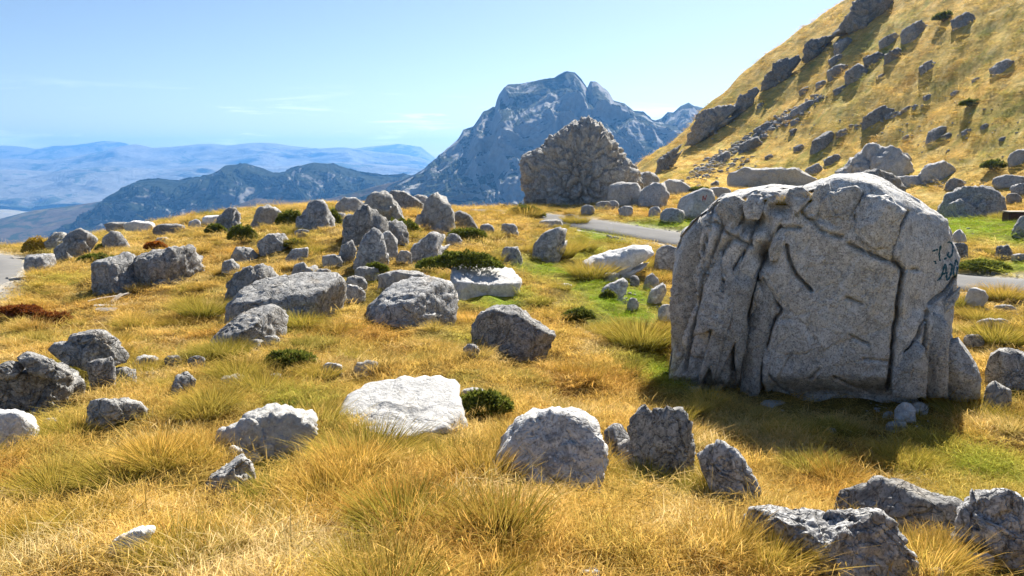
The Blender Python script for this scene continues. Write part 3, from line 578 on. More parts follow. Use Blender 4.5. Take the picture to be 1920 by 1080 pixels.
# --- every other rock: (outline or box on the photograph, label, options)
W_ = dict(mat=M_PALE); V_ = dict(mat=M_WHITE)
RT = [
 # left edge and road
 ([(47,485),(55,481),(100,478),(103,494),(70,512),(52,515)], 'dark block at the edge of the road, lowest of its pile', dict(p=4)),
 ([(103,470),(118,456),(135,462),(141,480),(120,486),(105,486)], 'grey rock wedged under the tilted rock beside the road', {}),
 ([(118,452),(135,435),(150,431),(165,438),(183,450),(165,466),(150,475),(138,470)], 'tilted grey rock topping the pile beside the road', dict(bury=.1, low=.42, on='grey rock wedged under the tilted rock beside the road')),
 ([(86,455),(100,440),(125,437),(124,458),(95,466)], 'pale rock behind the roadside pile next to the yellow bush', W_),
 ([(190,452),(210,436),(228,440),(254,467),(225,470),(195,462)], 'grey wedge rock with dark juniper at its foot, right of the roadside pile', {}),
 ([(172,500),(180,492),(235,481),(255,486),(263,520),(255,536),(200,546),(178,537)], 'square grey block beside the broken planks, left half of the split boulder', dict(p=4.5, dep=.5, cuts=5)),
 ([(257,490),(270,478),(288,470),(320,465),(355,467),(379,485),(377,507),(340,521),(300,531),(268,534)], 'long cracked block, right half of the split boulder', dict(p=4, cracks=1.5, cuts=5)),
 ([(281,459),(295,447),(312,445),(327,457)], 'small pale rock behind the orange bush', W_),
 ((195,416,246,432), 'flat pale ledge rock on the crest above the roadside pile', W_),
 ((228,415,292,434), 'long white ledge rock on the crest, middle of the pale row', V_),
 ((284,419,350,440), 'grey topped ledge rock at the end of the pale row on the crest', {}),
 ((354,412,377,428), 'small upright pale stone on the crest past the ledge row', W_),
 ((380,404,442,419), 'low white ledge breaking the skyline near the bushy outcrop', V_),
 ([(404,436),(412,412),(424,395),(440,391),(452,408),(446,424),(428,440)], 'rough outcrop with dark bushes left of the pale pyramid rock', dict(cracks=2)),
 ([(467,416),(485,392),(500,386),(515,392),(527,403),(512,423),(480,421)], 'pale pyramid rock on the skyline knoll', W_),
 ([(560,415),(568,395),(590,383),(612,384),(630,410),(622,432),(585,434),(561,430)], 'round pitted rock with bush on its shoulder on the knoll', dict(cracks=1.6)),
 ([(482,456),(505,441),(530,440),(542,455),(532,469),(495,471)], 'blunt grey rock below the pale pyramid, mossy at its right', {}),
 ([(434,480),(445,465),(470,466),(484,479),(465,487),(438,487)], 'small ribbed pale rock left of the blunt grey one', W_),
 ([(414,508),(420,492),(436,487),(448,500),(440,510)], 'dark little rock in shadow under the ribbed pale rock', {}),
 ([(536,485),(550,470),(577,465),(574,482),(545,491)], 'small flat topped rock in the gold grass below the pitted rock', {}),
 ((552,430,580,444), 'low pale stone just below the round pitted rock', W_),
 ([(424,555),(432,535),(455,513),(490,497),(508,504),(527,524),(512,538),(470,562),(430,567)], 'dark split wedge rock behind the long smooth slab', dict(cracks=1.4)),
 ([(541,520),(555,500),(570,494),(578,505),(590,497),(606,514),(600,524)], 'twin knobbed rock peeking over the long smooth slab', W_),
 ([(412,612),(430,575),(460,545),(500,527),(560,517),(632,517),(647,535),(645,567),(620,588),(590,602),(500,612)], 'long smooth grey slab with dark overhang on the left slope', dict(top=(.55,16,-6), dep=.36, cracks=.5, p=3.4)),
 ([(386,655),(400,635),(430,610),(470,585),(500,576),(530,581),(545,600),(537,624),(500,642),(440,652)], 'sloping slab leaning in front of the long smooth slab', dict(top=(.6,14,-14), dep=.34, cracks=.5)),
 ((441,634,496,661), 'small grey rock at the foot of the sloping slab', {}),
 ((494,630,524,646), 'pale stone beside the small rock under the sloping slab', W_),
 ((392,645,432,660), 'low rough stone at the lower tip of the sloping slab', {}),
 ((640,535,682,566), 'dark rock at the right end of the long smooth slab', {}),
 # left cluster
 ([(94,657),(110,644),(130,645),(135,632),(190,623),(215,639),(240,663),(230,674),(180,678),(165,684),(120,673)], 'cap rock overhanging the dark hollow at the left edge', dict(base='L', p=3.2, bury=.05, dep=.3, low=.42)),
 ([(165,682),(180,673),(210,672),(217,690),(207,714),(187,728),(170,714)], 'narrow rock propping up the cap rock beside the hollow', {}),
 ([(-12,702),(20,690),(60,687),(95,691),(120,694),(136,705),(144,730),(147,757),(100,778),(40,774),(-12,768)], 'large wrinkled rock at the left edge below two loose plates', dict(rough=1.5, cracks=1.3)),
 ([(-12,692),(15,679),(40,679),(46,692),(15,705),(-12,704)], 'rounded plate lying on the wrinkled rock at the picture edge', dict(bury=.1, low=.42, on='large wrinkled rock at the left edge below two loose plates')),
 ([(38,673),(55,664),(80,669),(132,692),(106,700),(60,692)], 'thin tilted plate lying on top of the wrinkled rock', dict(bury=.1, low=.42, on='large wrinkled rock at the left edge below two loose plates')),
 ([(-18,838),(-18,772),(30,774),(60,788),(64,802),(30,824),(0,842)], 'white crumbly rock at the left edge under the wrinkled rock', dict(mat=M_WHITE, rough=1.8)),
 ((203,690,258,718), 'grey rock running into grass right of the propping rock', {}),
 ((256,696,306,710), 'flat pale stone trailing away from the hollow rocks', W_),
 ((150,748,278,790), 'long flat pale ledge almost buried in grass below the left rocks', dict(mat=M_PALE, dep=.25)),
 ((78,785,116,800), 'small pale stone beside the white crumbly rock', W_),
 ([(313,738),(330,710),(350,699),(364,712),(347,738)], 'pointed grey stone half hidden by a tussock', {}),
 ((248,668,298,694), 'small striped rock in open grass above the flat pale stone', W_),
 ((308,666,343,692), 'small upright stone right of the striped rock', {}),
 ((414,702,462,728), 'white stone sticking out of tussocks mid slope', V_),
 ((352,668,385,692), 'little grey stone below the tip of the sloping slab', {}),
 ((604,681,642,702), 'pale stone among tussocks left of the white slab', W_),
 ((662,678,712,704), 'low pale stone just above the white slab', W_),
 ((505,700,530,712), 'tiny pale stone in straw grass mid slope', W_),
 ([(411,858),(425,810),(455,798),(458,789),(500,774),(530,769),(570,774),(590,805),(572,818),(520,838),(470,846),(440,862)], 'white and grey notched rock with two clefts in the left foreground', dict(mat=M_WHITE, cracks=2.2, rough=1.4)),
 ([(370,948),(385,915),(400,893),(430,873),(455,853),(473,873),(478,890),(452,922),(420,944)], 'pale tapering rock below the notched rock in long grass', dict(mat=M_PALE, rough=1.3)),
 ((418,836,456,872), 'small knob joining the notched rock and the tapering rock', W_),
 ([(186,1040),(220,1010),(260,992),(292,988),(278,1006),(235,1034)], 'flat white stone nearly lost in grass at the bottom left', dict(mat=M_WHITE, dep=.2)),
 # centre
 ([(635,772),(665,735),(700,710),(720,697),(780,695),(830,704),(855,717),(874,730),(862,760),(870,782),(847,812),(810,825),(760,815),(700,806),(638,800)], 'broad white slab tilted to the viewer in the middle foreground', dict(mat=M_WHITE, dep=.55, top=(.34,12,-3), cracks=.35, rough=.7, p=4, cuts=4)),
 ((862,728,912,750), 'white corner of rock behind the shrub beside the white slab', W_),
 ([(891,612),(905,590),(935,580),(970,582),(990,596),(1010,609),(1040,630),(1027,642),(990,654),(940,667),(908,655)], 'dark rounded rock with a grass tuft growing against its face', dict(cracks=.5)),
 ((868,644,897,670), 'small dark stone at the left foot of the tufted rock', {}),
 ([(931,875),(945,835),(975,800),(1010,777),(1035,768),(1060,776),(1095,789),(1115,799),(1121,820),(1141,838),(1137,860),(1100,882),(1060,896),(960,899)], 'grey dome rock with a diagonal crack in the centre foreground', dict(mat=M_HERO, dep=.4, rough=.9, cracks=.9)),
 ([(1134,812),(1150,796),(1170,792),(1186,815),(1184,855),(1150,855),(1137,832)], 'small knobbed rock between the dome rock and the cleft rock', {}),
 ([(1173,788),(1200,768),(1240,763),(1275,769),(1298,795),(1303,842),(1292,876),(1265,896),(1235,890),(1180,850)], 'tall cleft grey rock right of the dome rock', dict(cracks=1.7, p=3.4)),
 ([(1158,837),(1185,825),(1220,829),(1231,850),(1227,874),(1170,870)], 'low block in front of the cleft rock', {}),
 ([(1306,862),(1325,838),(1350,835),(1380,854),(1405,889),(1417,918),(1385,934),(1360,940),(1335,910)], 'slanting grey rock right of the cleft rock by the shadow edge', {}),
 ([(1371,995),(1390,959),(1430,959),(1480,969),(1530,974),(1560,981),(1600,974),(1635,971),(1660,989),(1690,1014),(1720,1050),(1718,1076),(1680,1092),(1600,1084),(1540,1068),(1450,1046),(1385,1014)], 'long wavy rock in the bottom right corner, nearest the viewer', dict(dep=.24, cracks=1.2, p=3.2)),
 ([(1567,964),(1575,930),(1600,919),(1650,904),(1690,914),(1740,934),(1790,944),(1812,960),(1802,988),(1730,1006),(1650,1012),(1580,994)], 'smooth humped rock behind the long wavy rock', dict(dep=.3, cracks=.5)),
 ([(1797,990),(1800,955),(1830,932),(1860,939),(1890,932),(1945,955),(1945,1046),(1880,1028),(1830,1006)], 'rough pitted rock at the right edge next to the smooth humped rock', dict(rough=1.7, cracks=1.4)),
 ((1728,1064,1772,1090), 'white stone at the bottom edge right of the wavy rock', W_),
 ((1086,1068,1124,1088), 'stone tip poking out at the bottom centre edge', W_),
 ((1806,1040,1866,1068), 'flat white stone in the orange grass at lower right', dict(mat=M_WHITE, dep=.25)),
 ([(676,608),(700,575),(730,548),(770,525),(800,519),(850,534),(854,567),(835,585),(760,594),(720,606)], 'dark smooth slab at the left front of the juniper topped slab', dict(top=(.6,12,-12), cracks=.6, dep=.36)),
 ([(704,548),(712,520),(745,509),(790,514),(802,526),(760,546)], 'light slab lying behind the dark smooth slab', W_),
 ([(786,524),(850,495),(900,489),(940,491),(974,500),(972,532),(947,558),(900,566),(850,566),(848,540)], 'large juniper topped slab with a bright sloping face', dict(mat=M_WHITE, dep=.45, top=(.45,14,10), cracks=.8, p=3.6)),
 ([(936,493),(945,465),(970,464),(980,490),(966,500)], 'blocky rock at the right end of the juniper', {}),
 ([(720,612),(728,596),(770,585),(820,586),(822,600),(760,612)], 'low plate in front of the dark smooth slab', W_),
 # knoll
 ([(643,455),(649,405),(680,391),(715,400),(722,432),(700,448),(660,464)], 'broad grey face in the middle of the knoll outcrop', dict(cracks=1.6)),
 ([(686,387),(705,367),(725,369),(745,388),(770,420),(745,423),(700,412)], 'slanted pale rock crowning the knoll outcrop', dict(mat=M_PALE, cracks=1.4)),
 ([(656,502),(675,455),(700,432),(715,439),(720,472),(707,495)], 'leaning dark rock at the foot of the knoll outcrop', {}),
 ([(727,374),(735,358),(755,359),(792,381),(787,394),(750,390)], 'rounded rock on the skyline right of the crowning rock', {}),
 ((770,366,802,391), 'pale rock on the skyline beside the upright knobbed rock', W_),
 ([(776,417),(795,385),(800,370),(818,363),(835,377),(845,405),(844,428),(810,433),(785,431)], 'upright knobbed pale rock on the knoll', dict(mat=M_PALE, cracks=1.6)),
 ([(843,428),(848,405),(862,395),(880,404),(900,422)], 'plain grey wedge right of the upright knobbed rock', {}),
 ([(766,490),(780,460),(800,444),(815,437),(835,447),(844,459),(820,468),(790,488)], 'grey rock with a dark seam above the big juniper', dict(cracks=.9, low=.2)),
 ([(630,387),(645,372),(665,372),(682,382),(680,397),(640,400)], 'white rock on the skyline left of the crowning rock', W_),
 ((604,478,642,502), 'small pale rock at the lower left of the knoll outcrop', W_),
 ((628,398,652,416), 'small white chip left of the broad grey face', W_),
 ((700,470,730,500), 'dark rock in shade right of the leaning rock', {}),
 ((668,500,712,526), 'pale ribbed ledge below the leaning dark rock', W_),
 ([(716,452),(722,425),(742,410),(760,424),(764,446),(745,456)], 'grey rock under the slanted pale rock of the knoll outcrop', dict(cracks=1.2)),
 ([(690,470),(706,446),(728,436),(744,452),(742,476),(716,486)], 'squat dark rock right of the leaning rock in the outcrop', {}),
 ([(638,478),(642,460),(660,452),(668,470),(656,490)], 'narrow grey rock at the left foot of the broad grey face', {}),
 ((744,470,772,492), 'small rock left of the seamed rock above the juniper', {}), ((836,440,866,458), 'little dark rock right of the seamed rock', {}),
 ((648,520,690,548), 'rock in grass between the long slab and the light slab', {}), ((590,505,622,524), 'small grey rock behind the right end of the long slab', {}),
 ((900,420,928,436), 'low grey rock right of the plain grey wedge', {}), ((530,402,556,420), 'low pale rock between pyramid rock and pitted rock', W_),
 ((640,425,660,446), 'dark chunk left of the broad grey face', {}),
 ([(996,490),(1005,460),(1020,440),(1045,429),(1068,433),(1066,450),(1042,467),(1030,484),(1015,493)], 'leaning grey rock near the bend of the road', dict(low=.2, cracks=.5)),
 ((940,421,972,441), 'small grey rock in gold grass left of the leaning rock', {}),
 ((1013,412,1056,426), 'low flat rock at the roadside near the bend', W_),
 ([(1090,520),(1098,490),(1130,475),(1180,464),(1215,461),(1227,475),(1212,492),(1170,506),(1120,524)], 'white backed slab on the green below the road', dict(mat=M_WHITE, p=2.5, dep=.42, low=.2, cuts=3)),
 ([(1120,556),(1135,540),(1165,524),(1176,530),(1172,545),(1150,556)], 'small slab in front of the white backed slab', W_),
 ([(1203,541),(1212,520),(1224,512),(1234,525),(1228,541)], 'pointed stone left of the huge boulder', W_),
 ([(1210,566),(1222,545),(1244,531),(1248,545),(1230,566)], 'slanting pale stone against the left of the huge boulder', W_),
 ((1128,511,1164,527), 'low pale stone at the foot of the white backed slab', W_),
 ((1180,516,1198,534), 'little round stone right of the small slab', {}),
 ((1034,531,1076,541), 'thin white stone lying flat in the green', dict(mat=M_WHITE, dep=.2)),
 ((1158,560,1176,571), 'white pebble on the green strip', V_), ((1176,558,1196,580), 'white upright pebble right of the flat pebble', W_),
 ([(1226,503),(1232,470),(1250,459),(1272,464),(1270,503)], 'dark rock tucked behind the left shoulder of the huge boulder', {}),
 ((1232,572,1268,600), 'pale rock at the lower left flank of the huge boulder', W_),
 ((1225,634,1264,650), 'flat stone by the tussock left of the huge boulder', {}),
 # beyond the road
 ([(1135,378),(1145,350),(1165,344),(1195,344),(1202,360),(1192,387),(1160,389)], 'pale block leaning on the right foot of the knobbly boulder', W_),
 ([(1173,348),(1190,330),(1215,322),(1234,335),(1234,350),(1200,356)], 'rock behind the pale block at the knobbly boulder', {}),
 ([(1196,377),(1205,355),(1225,345),(1245,349),(1252,365),(1242,382),(1215,389)], 'round pale boulder right of the knobbly boulder', W_),
 ([(1238,350),(1255,337),(1275,341),(1295,353),(1270,364)], 'low sloping rock between the round boulder and the painted rock', W_),
 ([(1270,404),(1274,375),(1300,362),(1320,353),(1336,359),(1340,374),(1324,398),(1285,410)], 'pale rock painted with a red letter behind the huge boulder', dict(mat=M_PALE, rough=.5, cracks=.3)),
 ((1118,377,1146,394), 'small rock at the foot of the knobbly boulder', W_), ((1158,387,1186,404), 'small white topped rock above the road', W_),
 ((1088,385,1114,401), 'slanting little rock between knobbly boulder and road', W_), ((1134,376,1160,392), 'grey lump beside the small rock under the knobbly boulder', {}),
 ((1240,392,1282,417), 'dark rock capped with moss near the road', {}), ((1215,388,1240,408), 'small rock left of the moss capped rock', W_),
 ((1060,402,1080,414), 'tiny rock beside the far end of the road', {}),
 ([(1363,353),(1368,325),(1400,315),(1440,320),(1490,317),(1542,341),(1530,354)], 'long white ledge behind the top of the huge boulder', dict(mat=M_WHITE, dep=.3, cracks=1.3)),
 ((1330,352,1372,372), 'white rubbly rock between painted rock and long ledge', W_),
 ([(1573,346),(1580,320),(1605,294),(1630,275),(1665,284),(1690,305),(1702,330),(1697,350)], 'ridged mound of rock rising behind the huge boulder', dict(mat=M_PALE, rough=1.6, cracks=1.6, lay=.02)),
 ([(1584,350),(1610,330),(1650,324),(1685,334),(1697,355),(1692,384),(1650,384),(1600,376)], 'layered dark rock in front of the ridged mound', dict(lay=.035)),
 ((1674,287,1710,312), 'grey rock perched behind the ridged mound', {}),
 ([(1700,335),(1740,312),(1770,305),(1790,317),(1797,332),(1740,343)], 'sloping pale slab right of the ridged mound', W_),
 ((1660,330,1760,350), 'flat pale ledge below the sloping slab', dict(mat=M_PALE, dep=.25)),
 ([(1753,394),(1775,365),(1810,352),(1850,357),(1878,374),(1883,392),(1850,404),(1800,408),(1760,405)], 'big striped grey boulder at the edge of the lawn', dict(lay=.02)),
 ([(1753,406),(1775,388),(1800,377),(1842,400),(1838,408),(1780,410)], 'flat plate leaning on the striped boulder', {}),
 ((1772,335,1806,356), 'dark rock behind the striped boulder', {}), ((1862,328,1932,352), 'pale flat boulder at the right edge under the hillside', W_),
 ((1892,282,1935,309), 'white rock at the right edge below the slope', W_), ((1896,344,1932,366), 'round grey rock under the pale flat boulder', {}),
 ((1886,362,1916,381), 'low dark rock above the brown block', {}),
 ([(1897,447),(1903,425),(1914,407),(1935,407),(1935,447)], 'pale pointed rock beside the brown block at the right edge', W_),
 ([(1864,484),(1870,463),(1890,461),(1905,482)], 'single grey rock standing on the lawn', {}),
 ((1898,476,1930,488), 'flat pale stone right of the lone lawn rock', W_),
 ((1786,430,1813,461), 'white rock showing behind the right shoulder of the huge boulder', V_), ((1784,456,1816,488), 'grey rock under the white rock behind the boulder', {}),
 ([(1850,706),(1855,670),(1875,659),(1900,661),(1935,675),(1935,728),(1880,724)], 'folded grey rock at the right edge beside the huge boulder', dict(cracks=1.5)),
 ([(1840,758),(1850,725),(1865,717),(1892,735),(1888,766)], 'small rock below the folded rock in dry stems', W_),
 ((1828,598,1894,617), 'flat pale rock in grass right of the huge boulder', dict(mat=M_PALE, dep=.25)), ((1812,542,1852,572), 'slanting white stone next to the road verge', V_),
 ((1808,628,1846,650), 'flat stone half under grass near the huge boulder', {}), ((1862,572,1908,590), 'pale stone below the road verge at the right', W_),
 # in the black shadow
 ((1422,752,1476,766), 'white flat stone in the shadow under the huge boulder', V_), ((1676,756,1716,790), 'largest white stone in the shadow of the huge boulder', V_),
 ((1660,790,1702,812), 'broken white stones deep in the boulder shadow', W_), ((1626,838,1650,852), 'white stone near the lower edge of the shadow', W_),
 ((1550,802,1568,812), 'small white stone in mid shadow', W_), ((1326,735,1350,746), 'little pale stone at the left foot of the huge boulder', W_), ((1284,724,1312,736), 'pale stone at the left corner of the boulder shadow', W_),
 ((1655,772,1674,786), 'pale stone left of the largest shaded stone', W_), ((1706,755,1742,780), 'crumbled pale stone right of the largest shaded stone', W_), ((1492,800,1506,808), 'tiny white stone left in the shadow', W_),
]
HS = [ # hillside
 ((1688,26,1747,74), 'tall square boulder highest in the chain on the slope'), ((1643,57,1692,86), 'long rock left of the square boulder on the slope'),
 ((1654,79,1691,116), 'rounded rock below the long rock in the slope chain'), ((1615,87,1659,120), 'oval rock in the middle of the slope chain'),
 ((1582,106,1632,154), 'dark craggy rock at the low end of the slope chain'), ((1548,111,1592,142), 'sloping dark rock left of the craggy one on the slope'),
 ((1498,154,1521,175), 'small round rock alone left of the slope chain'), ((1528,142,1551,163), 'small round rock nearer the slope chain'), ((1560,153,1592,174), 'narrow dark rock below the slope chain'),
 ([(1613,233),(1618,205),(1650,191),(1680,197),(1690,205),(1660,222)], 'broad grey outcrop in the middle of the golden slope'),
 ((1684,194,1718,206), 'thin rock tail right of the broad slope outcrop'),
 ([(1518,283),(1522,255),(1535,238),(1563,237),(1566,252),(1540,278)], 'dark block standing out low on the slope'), ((1565,232,1595,256), 'grey rubble rock right of the dark slope block'),
 ((1510,298,1545,327), 'rounded shaded rock above the long white ledge'), ((1538,280,1580,310), 'dark long rock above the rounded shaded rock'),
 ([(1732,263),(1742,240),(1755,229),(1778,230),(1772,248),(1750,258)], 'leaning grey rock on the orange part of the slope'), ((1762,242,1790,260), 'small rock touching the leaning slope rock'),
 ((1720,106,1760,135), 'speckled rock on the open upper slope'), ((1853,106,1912,134), 'low pale rocks with a bush near the upper right edge'), ((1778,16,1834,50), 'dark jagged outcrop near the top of the slope'),
 ((1558,60,1605,96), 'dark strip of rock high on the slope near the skyline'), ((1552,94,1588,119), 'dark rock under the high strip near the skyline'),
 ((1340,276,1372,302), 'dark rock beside the scree strip low on the slope'), ((1386,250,1430,282), 'dark ledge above the scree strip'), ((1405,222,1470,246), 'long dark ledge along the scree strip'),
 ((1492,182,1536,204), 'brown grey ledge at the top of the scree strip'), ((1478,196,1512,214), 'pale scree rock under the brown grey ledge'), ((1480,216,1504,232), 'pale rock lower on the scree strip'),
 ((1418,186,1436,200), 'pale stone alone near the rocky skyline'), ((1800,236,1824,250), 'little rock right of the leaning slope rock'), ((1836,226,1856,240), 'dark little rock further right on the orange slope'),
 ((1780,164,1806,176), 'small rock cluster on the upper orange slope'), ((1730,170,1750,186), 'small grey rock above the orange slope'), ((1640,134,1664,144), 'pale flat stone below the slope chain'),
 ((1438,310,1460,322), 'small dark rock left of the rounded shaded rock'), ((1332,330,1350,350), 'narrow dark rock left end of the white ledge'), ((1478,234,1500,250), 'grey rock lower right of the scree strip'), ((1432,284,1452,296), 'small slope rock above the white ledge'),
 ((1486,264,1510,282), 'little rock left of the dark slope block'), ((1850,300,1872,312), 'small dark rock near the slope foot bush'), ((1870,250,1892,262), 'pale small rock right on the orange slope'),
 ((1820,140,1842,150), 'lone stone on the right upper slope'), ((1690,248,1708,258), 'lone stone left of the leaning slope rock')]
RIDGE = [([(1275,258),(1290,232),(1310,212),(1345,196),(1378,180),(1392,186),(1386,202),(1350,222),(1310,246)], 'lowest bare rock rib on the skyline of the slope'),
 ([(1416,158),(1430,132),(1460,108),(1495,90),(1505,96),(1490,118),(1450,146)], 'middle bare rock rib on the skyline of the slope'),
 ([(1496,100),(1515,78),(1545,58),(1562,50),(1566,60),(1540,82),(1510,106)], 'thin upper rock rib on the skyline of the slope'),
 ([(1556,52),(1575,22),(1600,0),(1640,-25),(1680,-20),(1668,12),(1640,30),(1600,42)], 'highest dark rock rib where the slope leaves the picture'),
 ([(1372,196),(1390,172),(1418,150),(1428,156),(1410,178),(1385,204)], 'short rock rib between the low and middle ribs'),
 ([(1222,318),(1240,292),(1262,268),(1285,250),(1290,258),(1265,284),(1240,314)], 'small rock rib at the bottom of the hillside skyline')]
left_base = None
for i, (shape, label, opt) in enumerate(RT):
    opt = dict(opt)
    if opt.get('base') == 'L': opt['base'] = hit(190, 722)
    rock('rock', label, shape, 100+i*7, group='limestone rocks scattered over the pass', **opt)
def shrunk(shape, k, dv):
    P = list(shape) if isinstance(shape[0], tuple) else [(shape[0], shape[1]), (shape[2], shape[3])]
    cu, cv = sum(q[0] for q in P)/len(P), sum(q[1] for q in P)/len(P); P = [(cu+(u-cu)*k, cv+(v-cv)*k+dv) for u, v in P]
    top_ = max(q[1] for q in P); P = [(u, top_-(top_-v)*0.85) for u, v in P]
    return P if isinstance(shape[0], tuple) else (*P[0], *P[1])
for i, (shape, label) in enumerate(HS):
    shape = shrunk(shape, 0.86, 3)
    rock('rock', label, shape, 2000+i*7, M_SLOPE if 'pale' not in label else M_ROCK, group='rocks on the golden hillside', dep=.55, rough=1.6, cracks=1.5, bury=.7, top=(.72, 8, -36))
for i, (shape, label) in enumerate(RIDGE):
    shape = shrunk(shape, 0.8, 7)
    rock('rock_outcrop', label, shape, 3000+i*7, M_SLOPE, group='rock ribs along the hillside skyline', dep=.22, bury=.3, cracks=2.4, rough=2.6, cuts=3, level=5, plane=0.0)
# ------------------------------------------------------------------ paint on the rocks
def plain(name, col, rough=0.8):
    n = NT(name); tc = n.n('TexCoord').outputs['Object']
    f = n.ramp(n.noise(tc, 24, 4, 0.7), [(0.3, 0.7), (0.7, 1.1)])
    return n.surf(n.mix(1.0, (*col, 1), f, 'MULTIPLY'), rough)
def bvh_of(o):
    me = o.data; V = np.empty(len(me.vertices)*3); me.vertices.foreach_get('co', V); V = V.reshape(-1, 3)+np.array(o.location)
    I = np.empty(len(me.loops), np.int32); me.loops.foreach_get('vertex_index', I)
    return BVHTree.FromPolygons([tuple(v) for v in V], [tuple(f) for f in I.reshape(-1, 3).tolist()])
def cast(tree, u, v):
    d = Vector(ray(u, v)).normalized(); h = tree.ray_cast(Vector(CAM), d)
    return h[0] if h[0] is not None else None
def strokes(owner, tree, lines, wpx, mat, name, label, lift=0.008):
    V, Fs = [], []
    for pts in lines:
        L = polyline(pts, 7); T = np.gradient(L, axis=0); T /= np.maximum(np.linalg.norm(T, axis=1), 1e-6)[:, None]; N = np.stack([-T[:, 1], T[:, 0]], 1)
        prev = None
        for k in range(len(L)):
            row = []
            for s in (-1, -0.4, 0.4, 1):
                w = wpx*(0.8+0.25*math.sin(k*1.3+len(V)))*s; q = L[k]+N[k]*w; h = cast(tree, q[0], q[1])
                if h is None: row = None; break
                d = Vector(CAM)-h; row.append(h+d.normalized()*lift)
            if row:
                b = len(V); V += [tuple(x-owner.location) for x in row]
                if prev is not None: Fs += [(prev+i, prev+i+1, b+i+1, b+i) for i in range(3)]
                prev = b
            else: prev = None
    if not Fs: print('NO STROKES', name); return
    o = link(name, mesh_of(name, V, Fs), mat, owner); o['label'] = label; return o
g_ = lambda P: [(1720+x/9.82, 430+y/9.82) for x, y in P]
TREE_HERO = bvh_of(hero)
# broken columns and blocks that make up the flank, the crown and the foot of the boulder: each a piece with its own edges
BLOCKS = [ # (outline in the enlarged view of the boulder, depth against width, how far it stands proud)
 ([(72,560),(95,420),(140,300),(200,215),(262,205),(292,240),(240,385),(200,480),(190,600),(172,700),(160,860),(155,975),(105,975),(88,800)], .5, .10),
 ([(300,235),(345,265),(400,335),(330,475),(285,590),(255,690),(246,840),(240,985),(165,985),(178,720),(205,600),(218,490),(255,390)], .4, .16),
 ([(412,345),(468,405),(428,505),(398,635),(350,745),(345,825),(362,990),(250,990),(256,840),(262,720),(292,605),(340,490)], .4, .13),
 ([(478,420),(505,545),(545,612),(515,660),(488,750),(462,850),(458,995),(372,995),(362,800),(408,650),(440,515)], .4, .10),
 ([(265,175),(300,125),(350,118),(385,140),(380,205),(345,255),(300,230)], .6, .16), ([(388,150),(420,112),(468,118),(475,165),(450,215),(400,215)], .6, .12),
 ([(575,120),(590,85),(640,78),(690,110),(680,130),(600,140)], .7, .10), ([(690,120),(715,70),(760,60),(775,95),(740,140),(700,165)], .7, .10),
 ([(690,200),(770,110),(870,85),(895,110),(865,180),(830,280),(740,262)], .4, .12), ([(880,190),(915,118),(1010,128),(1095,185),(1055,262),(1028,385),(940,355),(850,310)], .35, .14),
 ([(1045,850),(1110,800),(1140,765),(1180,800),(1188,880),(1184,1000),(1046,1000)], .5, .22), ([(1192,690),(1215,640),(1262,655),(1298,720),(1285,800),(1284,1000),(1192,1000),(1182,800)], .5, .26), ([(1290,770),(1330,765),(1385,845),(1420,930),(1425,1010),(1286,1010),(1284,860)], .7, .12),
 ([(500,350),(540,262),(580,258),(560,330),(545,390),(505,400)], .6, .10), ([(1230,640),(1270,585),(1335,520),(1330,560),(1265,640)], .4, .12)]
for i, (zp, dp, proud) in enumerate(BLOCKS):
    pp_ = z2(zp); cu_ = sum(q[0] for q in pp_)/len(pp_); cv_ = sum(q[1] for q in pp_)/len(pp_); h = cast(TREE_HERO, min(cu_, 1785), cv_)
    if h is None: h = cast(TREE_HERO, 1765, cv_-60)
    if h is None: print('NO BLOCK', i); continue
    w_ = (max(q[0] for q in pp_)-min(q[0] for q in pp_))/F_PX*h[1]
    rock('block', '', pp_, 4000+i*7, M_HERO, dep=dp, p=7, rough=0.8, cracks=0.8, lay=0.012, level=5, cuts=6, bury=0.0, low=0.45, plane=-0.6, back_z=-0.5, dist=math.hypot(h[0], h[1])+0.18*dp*w_-proud, parent=hero)
TEAL = plain('teal_paint', (0.03, 0.10, 0.13))
for lab, lines in (('faded teal stroke like a seven', [g_([(275,405),(330,385),(385,370)]), g_([(432,300),(405,450),(418,585)]), g_([(300,590),(335,600),(340,640)])]),
                   ('teal letter D of the upper row', [g_([(555,250),(600,235),(650,280),(655,360),(640,450),(605,512),(560,480),(578,420)]), g_([(488,550),(545,525)])]),
                   ('teal letter A of the lower row', [g_([(365,945),(435,885),(470,780),(500,665),(528,665),(522,820)]), g_([(448,822),(520,812)])]),
                   ('teal letter D of the lower row', [g_([(580,655),(625,640),(640,690),(625,780),(600,875),(555,932),(538,880),(552,790)])]),
                   ('teal letter O at the end of the lower row', [g_([(710,555),(742,620),(738,720),(715,855),(682,862),(668,770),(700,600),(715,560)])])):
    strokes(hero, TREE_HERO, lines, 2.0, TEAL, 'letter', lab)
nr = ROCKS['pale rock painted with a red letter behind the huge boulder']; TREE_N = bvh_of(nr)
n_ = lambda P: [(1240+x/10.8, 330+y/10.8) for x, y in P]
strokes(nr, TREE_N, [n_([(770,420),(870,415),(960,410)])], 6.5, plain('whitewash', (0.55, 0.50, 0.46)), 'painted_panel', 'whitewashed patch behind the red letter', 0.012)
strokes(nr, TREE_N, [n_([(838,505),(842,450),(846,400)]), n_([(846,400),(866,445),(888,492)]), n_([(884,492),(902,440),(915,388)])], 0.9, plain('red_paint', (0.38, 0.05, 0.03)), 'letter', 'red letter N', 0.03)

